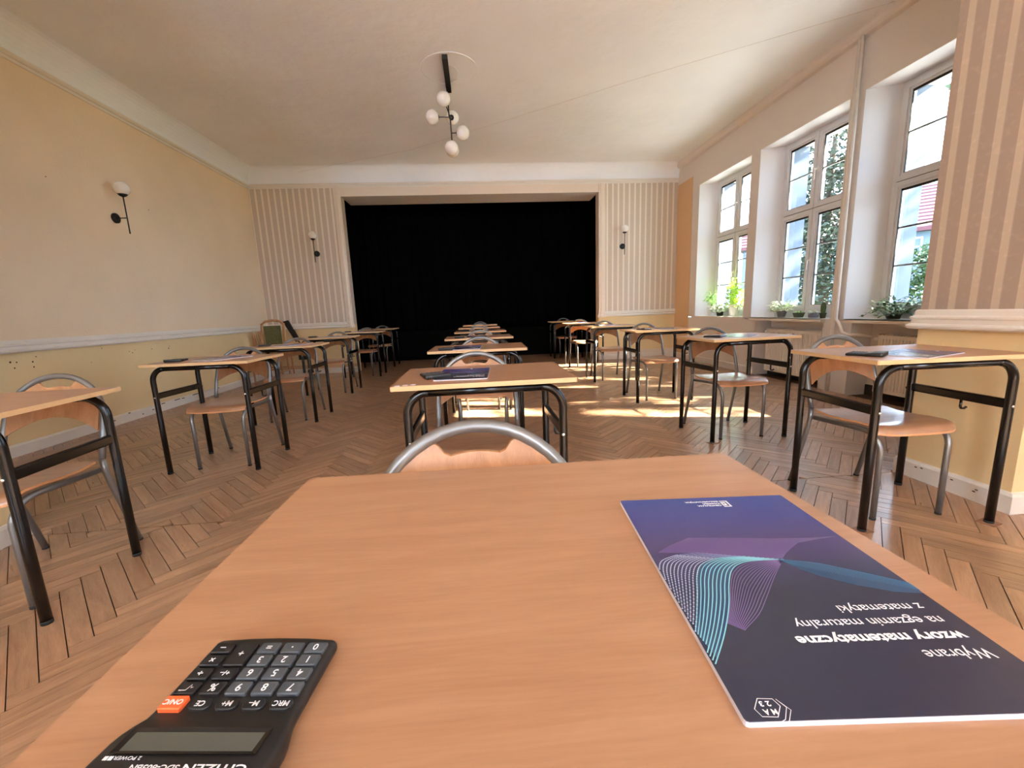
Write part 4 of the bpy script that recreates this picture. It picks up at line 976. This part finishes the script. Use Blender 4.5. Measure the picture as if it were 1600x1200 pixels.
m = MB(); prof = [(.018, .05), (.026, .08), (.028, .13), (.024, .165), (.012, .18), (.001, .184)]; m.lathe(prof, (0, 0, 0), 16); m.build('stem', M['cactus'], t)
m = MB(); m.sphere((0, 0, .185), .013, 10, 0, .7); m.build('woolly_tip', M['white_plastic'], t)
t = thing('ivy_plant', 'trailing ivy spreading over the nearest window sill', 'plant', (4.05, 3.76, SZ)); pot(t, .05, .06, .05, M['dark_pot'])
bushy(t, 230, .16, .04, .24, .05, .028, M['leaf_ivy'])
for i, (dy, ln) in enumerate(((.33, .0), (.22, .04), (-.18, .03), (-.22, .0), (.12, .12))):
    m = MB(); P_ = [(-.01 * i * .5, dy * s_ / 6, .05 + .06 * math.sin(PI * s_ / 6) * (1 - .2 * i) + ln * s_ / 6 - .035 * (s_ / 6) ** 2) for s_ in range(7)]
    m.tube(P_, .0018, 4)
    for p_ in P_[1:]:
        for q in range(3): leaf(m, p_, (random.uniform(-1, 1), random.uniform(-1, 1), random.uniform(-.2, .8)), .2, .035, .022, 2, .4)
    m.build('trailing_stem', M['leaf_ivy'], t)

# ------------------------------------------------------------------ outside
GZ = -.9
MB().box(XO + .01, 70, -30, 60, GZ - .2, GZ).build('ground', M['lawn'], kind='structure')
MB().box(XO + .02, 10.5, -14, 26, GZ, GZ + .03).build('bounce_yard', mat('bounce_paving', (138, 136, 132), .9, var=(.7, .06)), kind='structure')  # unseen pale paving added to bounce daylight up to the ceiling
def tree(label, loc, trunk_r, h, blobs, mt, leaf_s, n, cat='tree', name='tree'):
    t = thing(name, label, cat, loc)
    m = MB(); m.tube([(0, 0, 0), (.1, .05, h * .35), (0, .1, h * .7), (.05, 0, h)], [trunk_r, trunk_r * .8, trunk_r * .5, trunk_r * .2], 10)
    for bx, by, bz_, br, fl in blobs:
        m.tube([(0, 0, max(.2, bz_ - br * .9)), (bx * .5, by * .5, bz_ - br * .3), (bx, by, bz_)], [trunk_r * .4, trunk_r * .25, trunk_r * .12], 6)
    m.build('trunk', M['bark'], t)
    m = MB(); tot = sum(b[3] ** 2 for b in blobs)
    for bx, by, bz_, br, fl in blobs:
        for i in range(int(n * br * br / tot)):
            u = Vector((random.gauss(0, 1), random.gauss(0, 1), random.gauss(0, 1))).normalized() * br * random.uniform(.35, 1) ** .6; u.z *= fl
            c = Vector((bx, by, bz_)) + u; a = Vector((random.uniform(-1, 1), random.uniform(-1, 1), random.uniform(-.6, .6))).normalized(); b = a.orthogonal().normalized()
            b = (b * math.cos(i) + a.cross(b) * math.sin(i)); s_ = leaf_s * random.uniform(.6, 1.3)
            m.add([c - a * s_, c + b * s_ * .45, c + a * s_, c - b * s_ * .45], [(0, 1, 2, 3)])
    m.build('foliage', mt, t, kind='stuff')
    return t
tree('dark evergreen tree filling the view through the middle window', (12.6, 14.4, GZ), .2, 9, [(0, 0, 2.0, 1.9, 1), (-.3, .2, 3.6, 1.9, 1), (.2, -.3, 5.2, 1.8, 1), (-.2, 0, 6.9, 1.6, 1), (0, .2, 8.6, 1.2, 1.1), (.9, -.9, 3.0, 1.0, 1), (-.9, .9, 4.6, 1.0, 1)], M['tree_dark'], .10, 15000)
tree('broadleaf tree with branches hanging into the top of the nearest window', (15.0, 9.6, GZ), .22, 9, [(-1.9, .7, 7.5, 1.0, .7), (-2.1, .2, 8.2, 1.0, .8), (-.8, .2, 9.4, 1.4, .8), (.6, -.3, 9.6, 1.6, .8), (0, .9, 10.4, 1.4, .8)], M['tree_mid'], .11, 6000)
tree('broadleaf tree close to the windows shading the sunlight', (12.6, 2.6, GZ), .2, 8, [(0, 0, 8.4, 1.8, .9), (-.6, 1.2, 7.0, 1.4, .8), (.5, -1.3, 7.3, 1.6, .8), (0, .3, 5.9, 1.2, .7)], M['tree_mid'], .13, 3200)
tree('leafy shrub against the pale house seen through the nearest window', (20.0, 18.0, GZ), .1, 3.2, [(0, 0, 3.0, 1.0, 1), (-.4, .7, 2.0, .9, 1), (.6, -.6, 2.2, 1.0, 1), (.8, -.4, 3.6, .8, 1)], M['tree_mid'], .12, 2600, 'shrub', 'shrub')
for i, (x, y, s_) in enumerate(((14.2, 12.0, 1.0), (15.8, 13.2, 1.1), (17.2, 16.8, 1.0), (11.6, 17.6, 1.2), (10.6, 20.4, 1.3))):
    tree(['low round hedge bush nearest the windows on the lawn', 'low hedge bush beyond the nearest one', 'low hedge bush before the pale house', 'low hedge bush beyond the evergreen tree', 'low hedge bush farthest down the lawn'][i], (x, y, GZ), .05, 1.0, [(0, 0, .8 * s_, .9 * s_, .8)], M['tree_light'], .09, 1300, 'bush', 'hedge_bush')
# pale house with red roof
ha = math.atan2(.75, -.66) + PI
hs = thing('house', 'pale house with red tiled roof seen through the nearest window', 'house', (26.5, 24.5, GZ), math.radians(-48)) 
HW, HD, HE, HR = 9.0, 8.0, 6.1, 9.1
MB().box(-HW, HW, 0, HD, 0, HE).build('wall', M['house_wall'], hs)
m = MB(); m.add([(-HW - .4, -.5, HE - .25), (HW + .4, -.5, HE - .25), (HW + .4, HD / 2, HR), (-HW - .4, HD / 2, HR), (-HW - .4, HD + .5, HE - .25), (HW + .4, HD + .5, HE - .25),
               (-HW - .4, -.5, HE - .40), (HW + .4, -.5, HE - .40), (HW + .4, HD + .5, HE - .40), (-HW - .4, HD + .5, HE - .40)],
              [(0, 1, 2, 3), (3, 2, 5, 4), (0, 3, 4, 9, 6), (1, 7, 8, 5, 2), (6, 7, 1, 0), (4, 5, 8, 9), (6, 9, 8, 7)])
rf = m.build('roof', M['house_roof'], hs)
tl = MB()
for i in range(13):
    f_ = i / 13; y_ = -.5 + (HD / 2 + .5) * f_; zz = HE - .25 + (HR - HE + .25) * f_; f2 = f_ + 1 / 13 * .96
    y2 = -.5 + (HD / 2 + .5) * f2; z2 = HE - .25 + (HR - HE + .25) * f2
    tl.add([(-HW - .42, y_, zz + .09), (HW + .42, y_, zz + .09), (HW + .42, y2, z2 + .03), (-HW - .42, y2, z2 + .03), (-HW - .42, y_, zz + .0), (HW + .42, y_, zz + .0)], [(0, 1, 2, 3), (4, 5, 1, 0)])
tl.build('roof_tiles', M['house_roof'], hs, kind='stuff')
for wx in (-7, -4.6, -2.2, .2, 2.6, 5.0, 7.2):
    for wz in (1.4, 3.9):
        fw = MB(); x0, x1, z0, z1 = wx - .55, wx + .55, wz, wz + 1.4; fw.box(x0 - .08, x1 + .08, -.06, 0, z0 - .08, z0); fw.box(x0 - .08, x1 + .08, -.06, 0, z1, z1 + .08); fw.box(x0 - .08, x0, -.06, 0, z0, z1); fw.box(x1, x1 + .08, -.06, 0, z0, z1); fw.box(wx - .04, wx + .04, -.05, 0, z0, z1); fw.box(x0, x1, -.05, 0, z0 + .9, z0 + .96)
        f_ = fw.build('window', M['white_plastic'], hs); MB().box(x0, x1, -.02, .0, z0, z1).build('pane', M['house_glass'], f_)
for wx in (-5.2, -.6, 3.8):
    d = MB(); d.box(wx - .75, wx + .75, .55, 2.4, HE + .1, HE + 1.45); dm = d.build('dormer', M['house_wall'], hs); MB().box(wx - .5, wx + .5, .52, .55, HE + .35, HE + 1.2).build('pane', M['house_glass'], dm)
